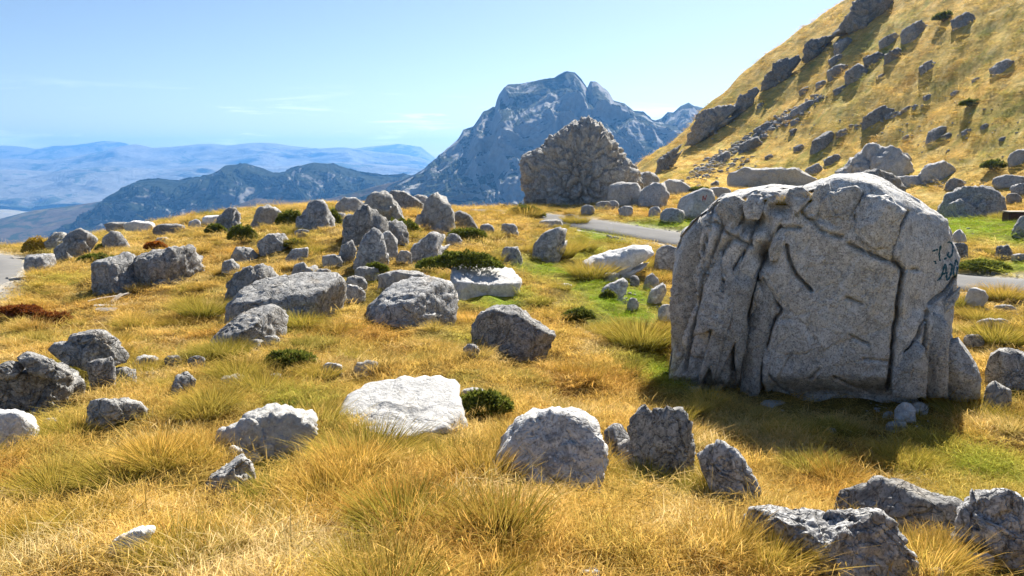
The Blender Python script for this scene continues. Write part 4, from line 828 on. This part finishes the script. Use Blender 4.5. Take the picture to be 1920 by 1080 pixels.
# ------------------------------------------------------------------ grass and tussocks
def leaf_material(name, use_inst, stops, trans=0.5):
    n = NT(name); hg = n.n('Attribute', attribute_name='hgt')
    if use_inst: c = n.n('Attribute', attribute_name='tint', attribute_type='INSTANCER').outputs['Color']
    else: c = n.n('ObjectInfo').outputs['Color']
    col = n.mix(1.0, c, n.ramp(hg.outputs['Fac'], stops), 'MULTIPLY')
    rn = n.n('Attribute', attribute_name='rnd').outputs['Fac']
    col = n.mix(1.0, col, n.ramp(rn, [(0.0, (0.66, 0.70, 0.6)), (0.5, (1.0, 1.0, 1.0)), (1.0, (1.22, 1.2, 1.4))]), 'MULTIPLY')
    d = n.n('BsdfDiffuse'); t = n.n('BsdfTranslucent'); mx = n.n('MixShader'); n.set(mx.inputs[0], trans)
    n.set(d.inputs['Color'], col); n.set(t.inputs['Color'], col)
    n.t.links.new(d.outputs[0], mx.inputs[1]); n.t.links.new(t.outputs[0], mx.inputs[2]); n.t.links.new(mx.outputs[0], n.out.inputs[0]); return n.m
M_GRASS = leaf_material('dry_grass', True, [(0.0, (0.36, 0.34, 0.24)), (0.45, (0.92, 0.92, 0.88)), (1.0, (1.15, 1.18, 1.4))])  # pale dry tips; roots darkened in colour to shade the gaps
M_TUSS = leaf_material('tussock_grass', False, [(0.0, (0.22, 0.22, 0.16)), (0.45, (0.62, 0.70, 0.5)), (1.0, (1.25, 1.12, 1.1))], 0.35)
def blades(rng, nb, radius, h0, h1, width, lean, arch, heads=0.0, dome=False):
    """nb tapered blades as one mesh; arrays of vertices, triangles, height and random attribute"""
    V, Fc, Hg, Rn = [], [], [], []
    for i in range(nb):
        a = rng.uniform(0, 2*math.pi); q = math.sqrt(rng.random())*radius
        x, y = q*math.cos(a), q*math.sin(a)
        if dome: da = a+rng.uniform(-0.5, 0.5); out = (q/radius)*lean+rng.uniform(0.0, 0.25)
        else: da = rng.uniform(0, 2*math.pi); out = abs(rng.gauss(0, lean))
        h = rng.uniform(h0, h1)*(1.25 if rng.random() < heads else 1); w = width*rng.uniform(0.7, 1.3); dx, dy = math.cos(da), math.sin(da)
        fa = rng.uniform(0, math.pi); wx, wy = math.cos(fa)*w, math.sin(fa)*w
        b = len(V); rv = rng.random()
        for k, (t, ws) in enumerate(((0, 1), (0.5, 0.8), (0.82, 0.5))):
            o = (out*t+arch*out*t*t)*h; z = h*t*(1-0.25*min(out, 1.5)*t); cx, cy = x+dx*o, y+dy*o
            V += [(cx-wx*ws, cy-wy*ws, z-0.02*(t == 0)), (cx+wx*ws, cy+wy*ws, z-0.02*(t == 0))]; Hg += [t, t]; Rn += [rv, rv]
        o = (out+arch*out)*h; V.append((x+dx*o, y+dy*o, h*(1-0.25*min(out, 1.5))-arch*0.1*h)); Hg.append(1); Rn.append(rv)
        Fc += [(b, b+1, b+3), (b, b+3, b+2), (b+2, b+3, b+5), (b+2, b+5, b+4), (b+4, b+5, b+6)]
    return V, Fc, Hg, Rn
def blade_mesh(name, mat, *a, core=False, **k):
    V, Fc, Hg, Rn = blades(*a, **k)
    if core:      # dense dead thatch at the heart of the tussock
        Uv, If = ico(3); q = Uv*(0.8+0.35*fbm(Uv*2.5+len(bpy.data.meshes), 3, 5))[:, None]*np.array([0.20, 0.20, 0.17]); b = len(V)
        V += [tuple(x) for x in q]; Fc += [tuple(f) for f in (If+b).tolist()]; Hg += [0.0]*len(q); Rn += [0.1]*len(q)
    m = mesh_of(name, V, Fc, False); add_attr(m, 'hgt', Hg); add_attr(m, 'rnd', Rn); m.materials.append(mat); return m
src = bpy.data.collections.new('grass_source')
rg = random.Random(3)
for i in range(5):
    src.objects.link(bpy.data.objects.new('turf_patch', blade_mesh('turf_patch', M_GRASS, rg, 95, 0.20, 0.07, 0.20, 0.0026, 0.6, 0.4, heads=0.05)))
def scatter(name, label, pts, rot, scl, vid, tintc, src=src):
    m = bpy.data.meshes.new(name); m.vertices.add(len(pts)); m.vertices.foreach_set('co', np.asarray(pts, np.float32).ravel())
    add_attr(m, 'rot', rot, 'FLOAT_VECTOR'); add_attr(m, 'scl', scl, 'FLOAT_VECTOR'); add_attr(m, 'vid', vid, 'INT')
    add_attr(m, 'tint', np.concatenate([tintc, np.ones((len(tintc), 1))], 1), 'FLOAT_COLOR')
    o = link(name, m, M_GRASS); tag(o, label, 'grass', kind='stuff')
    g = bpy.data.node_groups.new('scatter', 'GeometryNodeTree')
    g.interface.new_socket('Geometry', in_out='INPUT', socket_type='NodeSocketGeometry'); g.interface.new_socket('Geometry', in_out='OUTPUT', socket_type='NodeSocketGeometry')
    gi = g.nodes.new('NodeGroupInput'); go = g.nodes.new('NodeGroupOutput'); ip = g.nodes.new('GeometryNodeInstanceOnPoints')
    ci = g.nodes.new('GeometryNodeCollectionInfo'); ci.inputs['Collection'].default_value = src; ci.inputs['Separate Children'].default_value = True; ci.inputs['Reset Children'].default_value = True
    def na(nm, typ):
        k = g.nodes.new('GeometryNodeInputNamedAttribute'); k.data_type = typ; k.inputs['Name'].default_value = nm; return next(s for s in k.outputs if s.enabled and s.name == 'Attribute')
    L = g.links.new
    L(gi.outputs[0], ip.inputs['Points']); L(ci.outputs[0], ip.inputs['Instance']); ip.inputs['Pick Instance'].default_value = True
    L(na('vid', 'INT'), ip.inputs['Instance Index']); L(na('scl', 'FLOAT_VECTOR'), ip.inputs['Scale'])
    er = g.nodes.new('FunctionNodeEulerToRotation'); L(na('rot', 'FLOAT_VECTOR'), er.inputs[0]); L(er.outputs[0], ip.inputs['Rotation'])
    L(ip.outputs[0], go.inputs[0])
    md = o.modifiers.new('scatter', 'NODES'); md.node_group = g
    return o
def in_rock(x, y, grow=0.86, margin=0.05):
    inside = np.zeros(len(x), bool)
    for px, py, hw, hd, fx, fy, H, z0 in ROCK_FOOT:
        dx, dy = x-px, y-py; a = dx*fy-dy*fx; b = dx*fx+dy*fy
        k = grow*(1.22 if hw > 2.4 and py < 20 else 1); mg = margin if py < 24 else 0.0
        inside |= (a/(hw*k))**2+((b+mg)/(hd*k+mg))**2 < 1
    return inside
rs = np.random.RandomState(12)
def turf(name, label, n, r0, r1, power, hs, ws, source=None):
    r = (r0**power+(r1**power-r0**power)*rs.rand(n))**(1/power); a = np.radians(rs.uniform(-44, 44, n)); x, y = r*np.sin(a), r*np.cos(a)
    keep = ~in_rock(x, y)
    for L in ROADS:
        d, _ = seg_dist(x, y, L); keep &= d > ROAD_HALF+0.25+1.1*rs.rand(n)
    hm = hummock(x, y); keep &= (hm < 0.60) | (rs.rand(n) < 0.42) | (r > 45)
    x, y = x[keep], y[keep]; n = len(x); r = np.hypot(x, y)
    t, g = turf_tint(x, y); lush = fbm(np.stack([x/1.3, y/1.3, 0*x], 1), 2, 61)
    cell = 0.62*hm[keep]+0.38*voronoi(np.stack([x/0.5, y/0.5, 0*x+0.5], 1), 67)[0]
    h = 0.50*hs(r)*np.clip(1.65-1.5*cell+0.6*lush, 0.3, 2.0)*(0.75+0.5*rs.rand(n))*(1-0.62*np.clip(g, 0, 1)); w = ws(r)*(0.8+0.5*rs.rand(n))
    close = in_rock(x, y, 1.0, 0.42); h = np.where(close, h*0.4, h)      # grazed and shaded short against the stones
    t = t*np.where(r > 60, 0.5+0.65*rs.rand(n), 0.78+0.4*rs.rand(n))[:, None]
    z = gfast(x, y)
    return scatter(name, label, np.stack([x, y, z-0.01], 1), np.stack([0.18*rs.randn(n), 0.18*rs.randn(n), rs.uniform(0, 6.28, n)], 1), np.stack([w, w, h], 1), rs.randint(0, 5, n), t, source or src)
src_fine = bpy.data.collections.new('fine_grass_source')
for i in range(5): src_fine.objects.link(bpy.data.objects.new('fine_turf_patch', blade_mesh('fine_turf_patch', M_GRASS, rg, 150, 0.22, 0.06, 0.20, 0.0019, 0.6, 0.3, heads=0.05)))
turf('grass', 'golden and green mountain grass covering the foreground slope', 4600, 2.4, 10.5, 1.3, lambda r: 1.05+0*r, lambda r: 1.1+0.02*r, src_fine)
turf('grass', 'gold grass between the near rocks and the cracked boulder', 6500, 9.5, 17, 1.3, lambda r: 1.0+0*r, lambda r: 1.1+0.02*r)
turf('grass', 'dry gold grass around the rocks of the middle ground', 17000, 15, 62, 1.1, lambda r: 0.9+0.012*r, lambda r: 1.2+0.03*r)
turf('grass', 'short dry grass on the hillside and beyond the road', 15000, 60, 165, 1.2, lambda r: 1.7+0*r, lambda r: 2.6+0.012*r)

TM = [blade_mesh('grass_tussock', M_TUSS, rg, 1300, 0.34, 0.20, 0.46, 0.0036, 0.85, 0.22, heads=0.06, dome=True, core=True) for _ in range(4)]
TUSS = [ # (u, v of the base, width px, label, greenness)
 (105,915,150,'dark based tussock in the lower left meadow below the white crumbly rock',.4),(228,900,150,'tussock right of the dark based one in the lower left meadow',.5),(140,815,110,'green tussock beside the white crumbly rock',.6),
 (350,1050,190,'big dark rooted tussock right of the flat white stone',.5),(470,1000,130,'green tussock on the bottom left between two pale stones',.7),(520,935,130,'green tussock right of the pale tapering rock',.8),(165,990,150,'gold tussock left of the flat white stone',.3),
 (560,870,130,'tall green tussock hiding the right end of the notched rock',.8),(60,1010,140,'straw tussock near the lower left corner',.3),(690,865,190,'large golden green tussock in front of the white slab',.6),(850,880,150,'green tussock right of the one before the white slab',.7),
 (755,985,210,'largest dark hearted tussock in the bottom centre',.6),(870,965,130,'tussock touching the largest dark hearted one',.6),(930,1075,150,'straw tussock at the bottom edge left of the stone tip',.3),(680,1085,190,'straw green tussock at the bottom edge under the largest tussock',.4),
 (1215,915,130,'green reedy tussock in front of the cleft rock',.8),(1130,905,90,'gold tussock between dome rock and cleft rock',.4),(1325,930,110,'green tussock between cleft rock and slanting rock',.7),(400,760,110,'dark sided tussock on the mid slope',.4),(445,705,100,'tussock behind the white stone mid slope',.5),
 (490,735,120,'rounded tussock right of the white stone mid slope',.5),(365,780,80,'small tussock at the lower end of the mid slope row',.4),(340,735,80,'tussock over the pointed grey stone',.4),(425,665,90,'olive tussock under the sloping slab',.6),(600,705,80,'straw tussock by the pale stone left of the white slab',.4),
 (670,735,70,'tussock at the left corner of the white slab',.4),(1200,645,130,'domed tussock casting a black shadow left of the huge boulder',.5),(1130,625,60,'small round tussock left of the domed one',.5),(1250,640,70,'tussock at the left flank of the huge boulder',.3),(965,645,60,'orange tuft growing against the dark rounded rock',.1),
 (1140,690,0,'',0),(780,850,90,'gold tussock under the right edge of the white slab',.3),(270,700,90,'tussock over the flat pale stones at left',.4),(1760,745,120,'dry brown tussock at the right foot of the huge boulder',.1),(1830,790,130,'tussock at the right edge of the boulder shadow',.5),
 (1870,640,110,'bright tussock right of the huge boulder above the folded rock',.5),(1840,600,70,'dark tussock close to the right side of the huge boulder',.4),(1880,560,80,'gold tussock on the road verge at right',.2),(1110,520,90,'dark tussock at the left end of the white backed slab',.4),(1200,505,80,'dark tussock at the right of the white backed slab',.4),
 (1045,480,80,'brown tussock right of the leaning grey rock',.4),(1090,470,60,'round tussock between leaning rock and road',.5),(1080,420,50,'tussock on the near edge of the road bend',.4),(985,410,70,'gold tussock by the far end of the road',.2),(560,460,50,'dark tussock left of the knoll outcrop',.4),
 (590,475,60,'tussock beside the knoll outcrop foot',.5),(380,590,90,'olive clump left of the long smooth slab',.6),(330,610,60,'small brown clump in the open left meadow',.3),(1620,1060,130,'straw tussock overhanging the wavy rock',.2),(1440,1050,150,'gold tussock in front of the wavy rock',.3),
 (1790,1050,130,'orange tussock between the two right corner rocks',.1),(1905,800,100,'tussock below the folded rock at the right edge',.5),(1000,930,100,'gold tussock at the foot of the dome rock',.3),(1540,980,70,'small gold tussock behind the wavy rock',.2),(620,960,140,'gold tussock left of the largest dark hearted one',.3),(300,870,120,'gold tussock left of the notched rock',.35)]
GOLD, GRN = np.array([0.70, 0.46, 0.11]), np.array([0.31, 0.31, 0.055])
def tussock(P, wid, label, g, k, hk=1.0):
    o = link('grass_tussock', TM[k % 4], None, loc=P); s = wid/0.95; g = min(1, g+0.05)
    o.scale = (s, s, s*1.0*hk); o.rotation_euler = (0, 0, k*1.9); c = GOLD*(1-g)+GRN*g; o.color = (*c, 1)
    tag(o, label, 'tussock', 'grass tussocks on the slope'); return o
for k, (u, v, w, lab, g) in enumerate(TUSS):
    P = hit(u, v)
    if lab and P is not None: tussock((P[0], P[1], P[2]-0.03), w/F_PX*P[1], lab, g, k)
src2 = bpy.data.collections.new('tussock_source')
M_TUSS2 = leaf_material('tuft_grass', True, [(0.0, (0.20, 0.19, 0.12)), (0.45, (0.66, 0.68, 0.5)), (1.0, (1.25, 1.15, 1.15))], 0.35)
for i in range(3): src2.objects.link(bpy.data.objects.new('tuft', blade_mesh('tuft', M_TUSS2, rg, 420, 0.30, 0.18, 0.44, 0.0044, 0.85, 0.22, heads=0.06, dome=True, core=True)))
nn = 15000; r = (3.0**1.15+(60**1.15-3.0**1.15)*rs.rand(nn))**(1/1.15); a = np.radians(rs.uniform(-43, 43, nn)); x, y = r*np.sin(a), r*np.cos(a)
t, g = turf_tint(x, y); keep = ~in_rock(x, y, 1.05, 0.25) & (g < 0.35) & (hummock(x, y) < 0.32) & (fbm(np.stack([x/4., y/4., 0*x], 1), 2, 71) > -0.12)
for L in ROADS: keep &= seg_dist(x, y, L)[0] > ROAD_HALF+1.0
x, y, t, r = x[keep], y[keep], t[keep], r[keep]; nn = len(x); s = (0.32+0.45*rs.rand(nn)**1.5)*(0.8+0.012*r)
mixg = rs.rand(nn, 1)**2*0.7; t = (t*(1-mixg)+GRN*mixg)*(0.8+0.4*rs.rand(nn, 1))
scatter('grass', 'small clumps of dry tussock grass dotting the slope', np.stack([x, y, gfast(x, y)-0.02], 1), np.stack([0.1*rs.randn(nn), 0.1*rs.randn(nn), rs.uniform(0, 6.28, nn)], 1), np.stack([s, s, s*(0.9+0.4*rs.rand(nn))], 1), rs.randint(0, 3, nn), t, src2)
TUFTM = blade_mesh('grass_tuft', M_TUSS, rg, 420, 0.42, 0.30, 0.75, 0.006, 0.35, 0.4)
TOPS = [(1520,374,30,'gold grass growing on the top of the huge boulder left of its peak'),(1548,370,22,'short grass tuft nearest the peak of the huge boulder'),(1400,384,26,'dry grass in the hollow top left of the huge boulder'),(1498,402,24,'brown grass hanging in the gully of the huge boulder'),(1470,380,30,'gold grass between hollow and gully on the huge boulder'),(1432,376,26,'grass tuft on the left rim of the huge boulder')]
for k, (u, v, w, lab) in enumerate(TOPS):
    h = cast(TREE_HERO, u, v)
    if h is not None: TM[k % 4], keep_ = TUFTM, TM[k % 4]; tussock(h+Vector((0, 0.08, -0.04)), w/F_PX*h[1], lab, .1, k, 1.0); TM[k % 4] = keep_
# ------------------------------------------------------------------ shrubs
def needle_material(name, a, b):
    n = NT(name); rn = n.n('Attribute', attribute_name='rnd').outputs['Fac']; col = n.ramp(rn, [(0.0, a), (1.0, b)])
    d = n.n('BsdfDiffuse'); t = n.n('BsdfTranslucent'); mx = n.n('MixShader'); n.set(mx.inputs[0], 0.3); n.set(d.inputs['Color'], col); n.set(t.inputs['Color'], col)
    n.t.links.new(d.outputs[0], mx.inputs[1]); n.t.links.new(t.outputs[0], mx.inputs[2]); n.t.links.new(mx.outputs[0], n.out.inputs[0]); return n.m
M_JUN = needle_material('juniper_needles', (0.06, 0.08, 0.015), (0.27, 0.29, 0.05))
M_ORG = needle_material('orange_leaves', (0.30, 0.08, 0.015), (0.55, 0.22, 0.03))
M_YEL = needle_material('yellow_leaves', (0.36, 0.24, 0.03), (0.62, 0.42, 0.06))
M_RUST = needle_material('rusty_leaves', (0.16, 0.05, 0.015), (0.34, 0.12, 0.03))
M_TWIG = plain('twig', (0.12, 0.08, 0.05))
def shrub(label, u, v, wpx, hpx, k, mat=M_JUN, P=None, flat=1.0, name='juniper_shrub', cat='shrub'):
    rng = np.random.RandomState(500+k)
    if P is None: P = hit(u, v)
    if P is None: return
    P = np.array(P, float); w = wpx/F_PX*P[1]*0.5; h = 0.95*hpx/F_PX*P[1]; dpt = w*0.55*flat
    nl = int(min(7000, 2200+wpx*24)); leaf = max(0.04, 2.0*P[1]/F_PX)
    root = bpy.data.objects.new(name, None); COL.objects.link(root); root.location = P; tag(root, label, cat, 'shrubs among the rocks')
    th = rng.uniform(0, 6.283, nl); q = np.sqrt(rng.rand(nl)); x, y = q*np.cos(th), q*np.sin(th)
    lump = 0.72+0.5*fbm(np.stack([x*2.6+k, y*2.6, 0*x], 1), 3, 600+k)
    z = np.sqrt(np.clip(1-0.9*q*q, 0, 1))*lump*(1-0.45*rng.rand(nl)**2)
    c = np.stack([x*w, y*dpt, z*h], 1)
    d = np.stack([x*0.9, y*0.9, 0.5+0*x], 1)+rng.randn(nl, 3)*0.55; d /= np.linalg.norm(d, axis=1)[:, None]
    sd_ = np.cross(d, rng.randn(nl, 3)); sd_ /= np.linalg.norm(sd_, axis=1)[:, None]
    L = leaf*(0.7+0.9*rng.rand(nl))[:, None]
    V = np.stack([c-sd_*L*0.45, c+sd_*L*0.45, c+d*L*1.5], 1).reshape(-1, 3)
    m = mesh_of('foliage', V, np.arange(3*nl).reshape(-1, 3), False); add_attr(m, 'rnd', np.repeat(rng.rand(nl), 3)); o = link('foliage', m, mat, root)
    # branches: tapered sticks from the root out through the foliage
    BV, BF = [], []
    for j in range(9):
        a = j*0.7+rng.rand(); e = np.array([math.cos(a)*w*0.5, math.sin(a)*dpt*0.5, h*(0.2+0.25*rng.rand())]); b0 = np.array([0, 0, -0.05]); rad = max(0.008, 0.02*w)
        n1 = np.cross(e-b0, [0, 0, 1.0]); n1 /= np.linalg.norm(n1)+1e-9; n2 = np.cross(n1, e-b0); n2 /= np.linalg.norm(n2)+1e-9
        for base_, rr_ in ((b0, rad), (e, rad*0.35)):
            for s in range(4): BV.append(base_+rr_*(n1*math.cos(s*1.571)+n2*math.sin(s*1.571)))
        i0 = j*8; BF += [(i0+s, i0+(s+1) % 4, i0+4+(s+1) % 4, i0+4+s) for s in range(4)]
    link('branch', mesh_of('branch', BV, BF), M_TWIG, root)
    return root
SH = [('dark juniper mat hanging over the large slab', 860,500,165,48,None),('low juniper beside the right corner of the white slab', 905,775,105,50,None),('green juniper spreading over the grass above the notched rock', 545,685,95,32,None),
 ('flat juniper behind the notched rock', 545,778,110,18,None),('juniper at the right of the knoll outcrop', 750,440,75,40,None),('juniper below the upright knobbed rock', 875,450,75,30,None),('small juniper on the pale ribbed ledge', 705,512,45,24,None),
 ('dark juniper on the wedge rock near the roadside pile', 210,472,60,26,None),('dark juniper below the roadside wedge rock', 180,495,70,26,None),('juniper crest above the split boulder', 235,492,80,18,None),('dark bush left of the pitted rock', 545,425,55,40,None),
 ('dark bush under the pale pyramid rock', 455,455,55,45,None),('bush on the shoulder of the pitted rock', 622,425,36,40,None),('green bush on the crest by the ledge rocks', 175,432,50,18,None),('dark low shrub in open grass right of the tufted rock', 1085,600,60,26,None),
 ('dark shrub at the left foot of the knobbly boulder', 985,410,75,32,None),('juniper cap behind the painted rock', 1310,362,45,14,None),('dark shrub at the foot of the hillside right', 1865,318,52,22,None),('shrub strip on the road verge right of the huge boulder', 1840,508,110,26,None),
 ('green shrub on the long white ledge', 1400,326,36,14,None),('dark shrub on the open hillside', 1820,200,40,16,None),('dark shrub right of the square slope boulder', 1770,40,40,20,None),('dark shrub under the blunt grey rock', 555,465,45,20,None),
 ('small dark shrub in front of the small slab on the green', 1140,562,28,20,None),('bushy clump at the left of the bushy outcrop', 405,440,40,26,None)]
SLAB = bvh_of(ROCKS['large juniper topped slab with a bright sloping face'])
for k, (lab, u, v, w, h, P) in enumerate(SH):
    if k == 0:
        P = cast(SLAB, 860, 512); P = tuple(P+Vector((0, 0.45, -0.02))) if P else None
    shrub(lab, u, v, w, h, k, P=P, flat=0.6 if k == 0 else 1.0)
shrub('orange leaved bush in front of the small pale rock', 292, 470, 42, 24, 40, M_ORG, name='bush', cat='bush')
shrub('yellow bush beside the far road and roadside pile', 72, 478, 60, 42, 41, M_YEL, name='bush', cat='bush')
shrub('rusty heather clump in the left meadow', 100, 608, 75, 30, 42, M_RUST, name='bush', cat='bush')
shrub('dark rusty clump at the left picture edge', 35, 590, 90, 22, 43, M_RUST, name='bush', cat='bush')

# ------------------------------------------------------------------ small made things: broken planks and the brown block
def plank_mesh(L, w, t, seed):
    bm = bmesh.new(); rng = random.Random(seed); n = 7; rings = []
    for i in range(n+1):
        x = (i/n-0.5)*L; bend = 0.04*math.sin(i*0.9+seed)*L*0.3; ww = w*(0.5 if i in (0, n) and rng.random() < .7 else 1)*rng.uniform(.88, 1.0)
        rings.append([bm.verts.new((x+rng.uniform(-.02, .02), s*ww/2, z*t/2+bend)) for s, z in ((-1, -1), (1, -1), (1, 1), (-1, 1))])
    for a, b in zip(rings, rings[1:]):
        for s in range(4): bm.faces.new((a[s], a[(s+1) % 4], b[(s+1) % 4], b[s]))
    bm.faces.new(rings[0][::-1]); bm.faces.new(rings[-1]); m = bpy.data.meshes.new('plank'); bm.normal_update(); bm.to_mesh(m); bm.free(); return m
n = NT('weathered_wood'); tc = n.n('TexCoord').outputs['Object']; mp = n.n('Mapping'); n.set(mp.inputs[0], tc); mp.inputs['Scale'].default_value = (1.2, 14, 14)
g1 = n.noise(mp.outputs[0], 3, 5, 0.7); M_WOOD = n.surf(n.ramp(g1, [(0.3, (0.26, 0.22, 0.18)), (0.65, (0.52, 0.47, 0.40))]), 0.85, n.bump(g1, 0.5, 0.01))
for i, (u, v, L, rz, ry, lab) in enumerate([(205,566,1.0,0.75,-0.10,'dark broken plank pointing into the shade of the square block'),(208,582,0.75,0.15,0.0,'pale broken board lying across below the square block'),(213,572,0.62,1.2,-0.35,'short white board standing up from the pale one'),(200,590,0.45,0.1,0.05,'short pinkish board nearest in the heap of planks')]):
    P = hit(u, v); o = link('plank', plank_mesh(L, 0.13, 0.035, i), M_WOOD, loc=(P[0], P[1], P[2]+0.12)); o.rotation_euler = (0.15*i, ry, rz); tag(o, lab, 'plank', 'broken planks by the square block')
P = hit(1908, 419); n = NT('brown_stained_wood'); tc = n.n('TexCoord').outputs['Object']; f = n.noise(tc, 9, 5, 0.7)
M_BROWN2 = n.surf(n.ramp(f, [(0.3, (0.045, 0.022, 0.018)), (0.7, (0.10, 0.05, 0.04))]), 0.7, n.bump(f, 0.4, 0.02))
root = bpy.data.objects.new('table', None); COL.objects.link(root); root.location = P; tag(root, 'low dark brown wooden block at the right edge of the lawn', 'block')
def box(name, sx, sy, sz, loc, mat, bev=0.03):
    bm = bmesh.new(); bmesh.ops.create_cube(bm, size=1.0); bmesh.ops.scale(bm, vec=(sx, sy, sz), verts=bm.verts)
    bmesh.ops.bevel(bm, geom=list(bm.edges), offset=bev, segments=2, affect='EDGES'); m = bpy.data.meshes.new(name); bm.to_mesh(m); bm.free(); return link(name, m, mat, root, loc)
box('body', 1.5, 0.7, 0.62, (0.28, 0.35, 0.28), M_BROWN2, 0.05); box('top', 1.54, 0.74, 0.05, (0.28, 0.35, 0.617), M_WOOD, 0.015)
root.name = 'wooden_block'

# ------------------------------------------------------------------ loose rubble: verge stones, scree on the slope, chips under the boulder
def rubble(name, label, spots, mat, seed):
    rng = np.random.RandomState(seed); Uv, Fc = ico(1); VV, FF = [], []; b = 0
    for (u0, v0, u1, v1, n_, spread, s0, s1) in spots:
        for i in range(n_):
            t = rng.rand(); P = hit(u0+(u1-u0)*t+rng.randn()*spread, v0+(v1-v0)*t+rng.randn()*spread*0.45)
            if P is None: continue
            s = (s0+(s1-s0)*rng.rand()**2)*P[1]/F_PX; sc = s*np.array([1+rng.rand(), 0.7+0.6*rng.rand(), 0.5+0.5*rng.rand()])*0.5
            a = rng.rand()*6.28; V = Uv*(0.75+0.5*rng.rand(len(Uv), 1))*sc; V = np.stack([V[:, 0]*math.cos(a)-V[:, 1]*math.sin(a), V[:, 0]*math.sin(a)+V[:, 1]*math.cos(a), V[:, 2]], 1)
            VV.append(V+P+np.array([0, 0, sc[2]*0.25])); FF.append(Fc+b); b += len(Uv)
    o = link(name, mesh_of(name, np.concatenate(VV), np.concatenate(FF), False), mat); tag(o, label, 'rubble', kind='stuff')
rubble('gravel', 'white gravel and stone chips along the verges of the road', [(1060,414,1280,436,90,4,2,6),(1140,445,1260,466,110,5,2,6),(1800,500,1920,522,50,4,2,7),(1800,575,1920,592,40,6,2,7),(40,520,0,552,25,3,2,5)], M_PALE, 21)
rubble('scree', 'grey scree strip running down the golden slope', [(1300,330,1500,205,520,8,3,12),(1500,205,1540,180,70,6,3,11),(1600,240,1720,200,70,5,3,9),(1280,345,1400,300,120,14,3,10)], M_SLOPE, 22)
rubble('rubble', 'small pale stones strewn across the turf', [(1130,520,1240,590,30,16,3,9),(1640,760,1740,800,40,14,2,8),(1420,760,1680,850,22,26,2,6),(1240,380,1360,400,50,12,2,7),(1640,345,1920,350,90,14,2,9),(1700,400,1900,480,20,18,2,6),(400,700,700,690,16,20,3,8),(180,560,420,600,14,20,2,6),(640,400,960,440,50,25,2,7),(180,425,440,415,40,8,2,8),(1650,890,1900,900,24,30,2,6),(1400,250,1900,250,120,60,2,5),(1820,560,1910,740,30,20,3,8)], M_PALE, 23)

# ------------------------------------------------------------------ air: one closed box of thin haze around everything
bm = bmesh.new(); bmesh.ops.create_cube(bm, size=1.0); bmesh.ops.scale(bm, vec=(26000, 10600, 520), verts=bm.verts); m = bpy.data.meshes.new('haze'); bm.to_mesh(m); bm.free()
hz = bpy.data.objects.new('haze', m); COL.objects.link(hz); hz.location = (0, 4000, -52); tag(hz, 'thin blue haze lying over the valley and mountains', 'haze', kind='stuff')
hm = bpy.data.materials.new('haze'); hm.use_nodes = True; t = hm.node_tree; t.nodes.clear(); oo = t.nodes.new('ShaderNodeOutputMaterial'); pv = t.nodes.new('ShaderNodeVolumePrincipled')
pv.inputs['Color'].default_value = (0.15, 0.45, 1.0, 1); pv.inputs['Density'].default_value = 1.2e-4; pv.inputs['Anisotropy'].default_value = 0.3
hm.cycles.homogeneous_volume = True; pv.inputs['Density Attribute'].default_value = ''
t.links.new(pv.outputs[0], oo.inputs['Volume']); m.materials.append(hm)
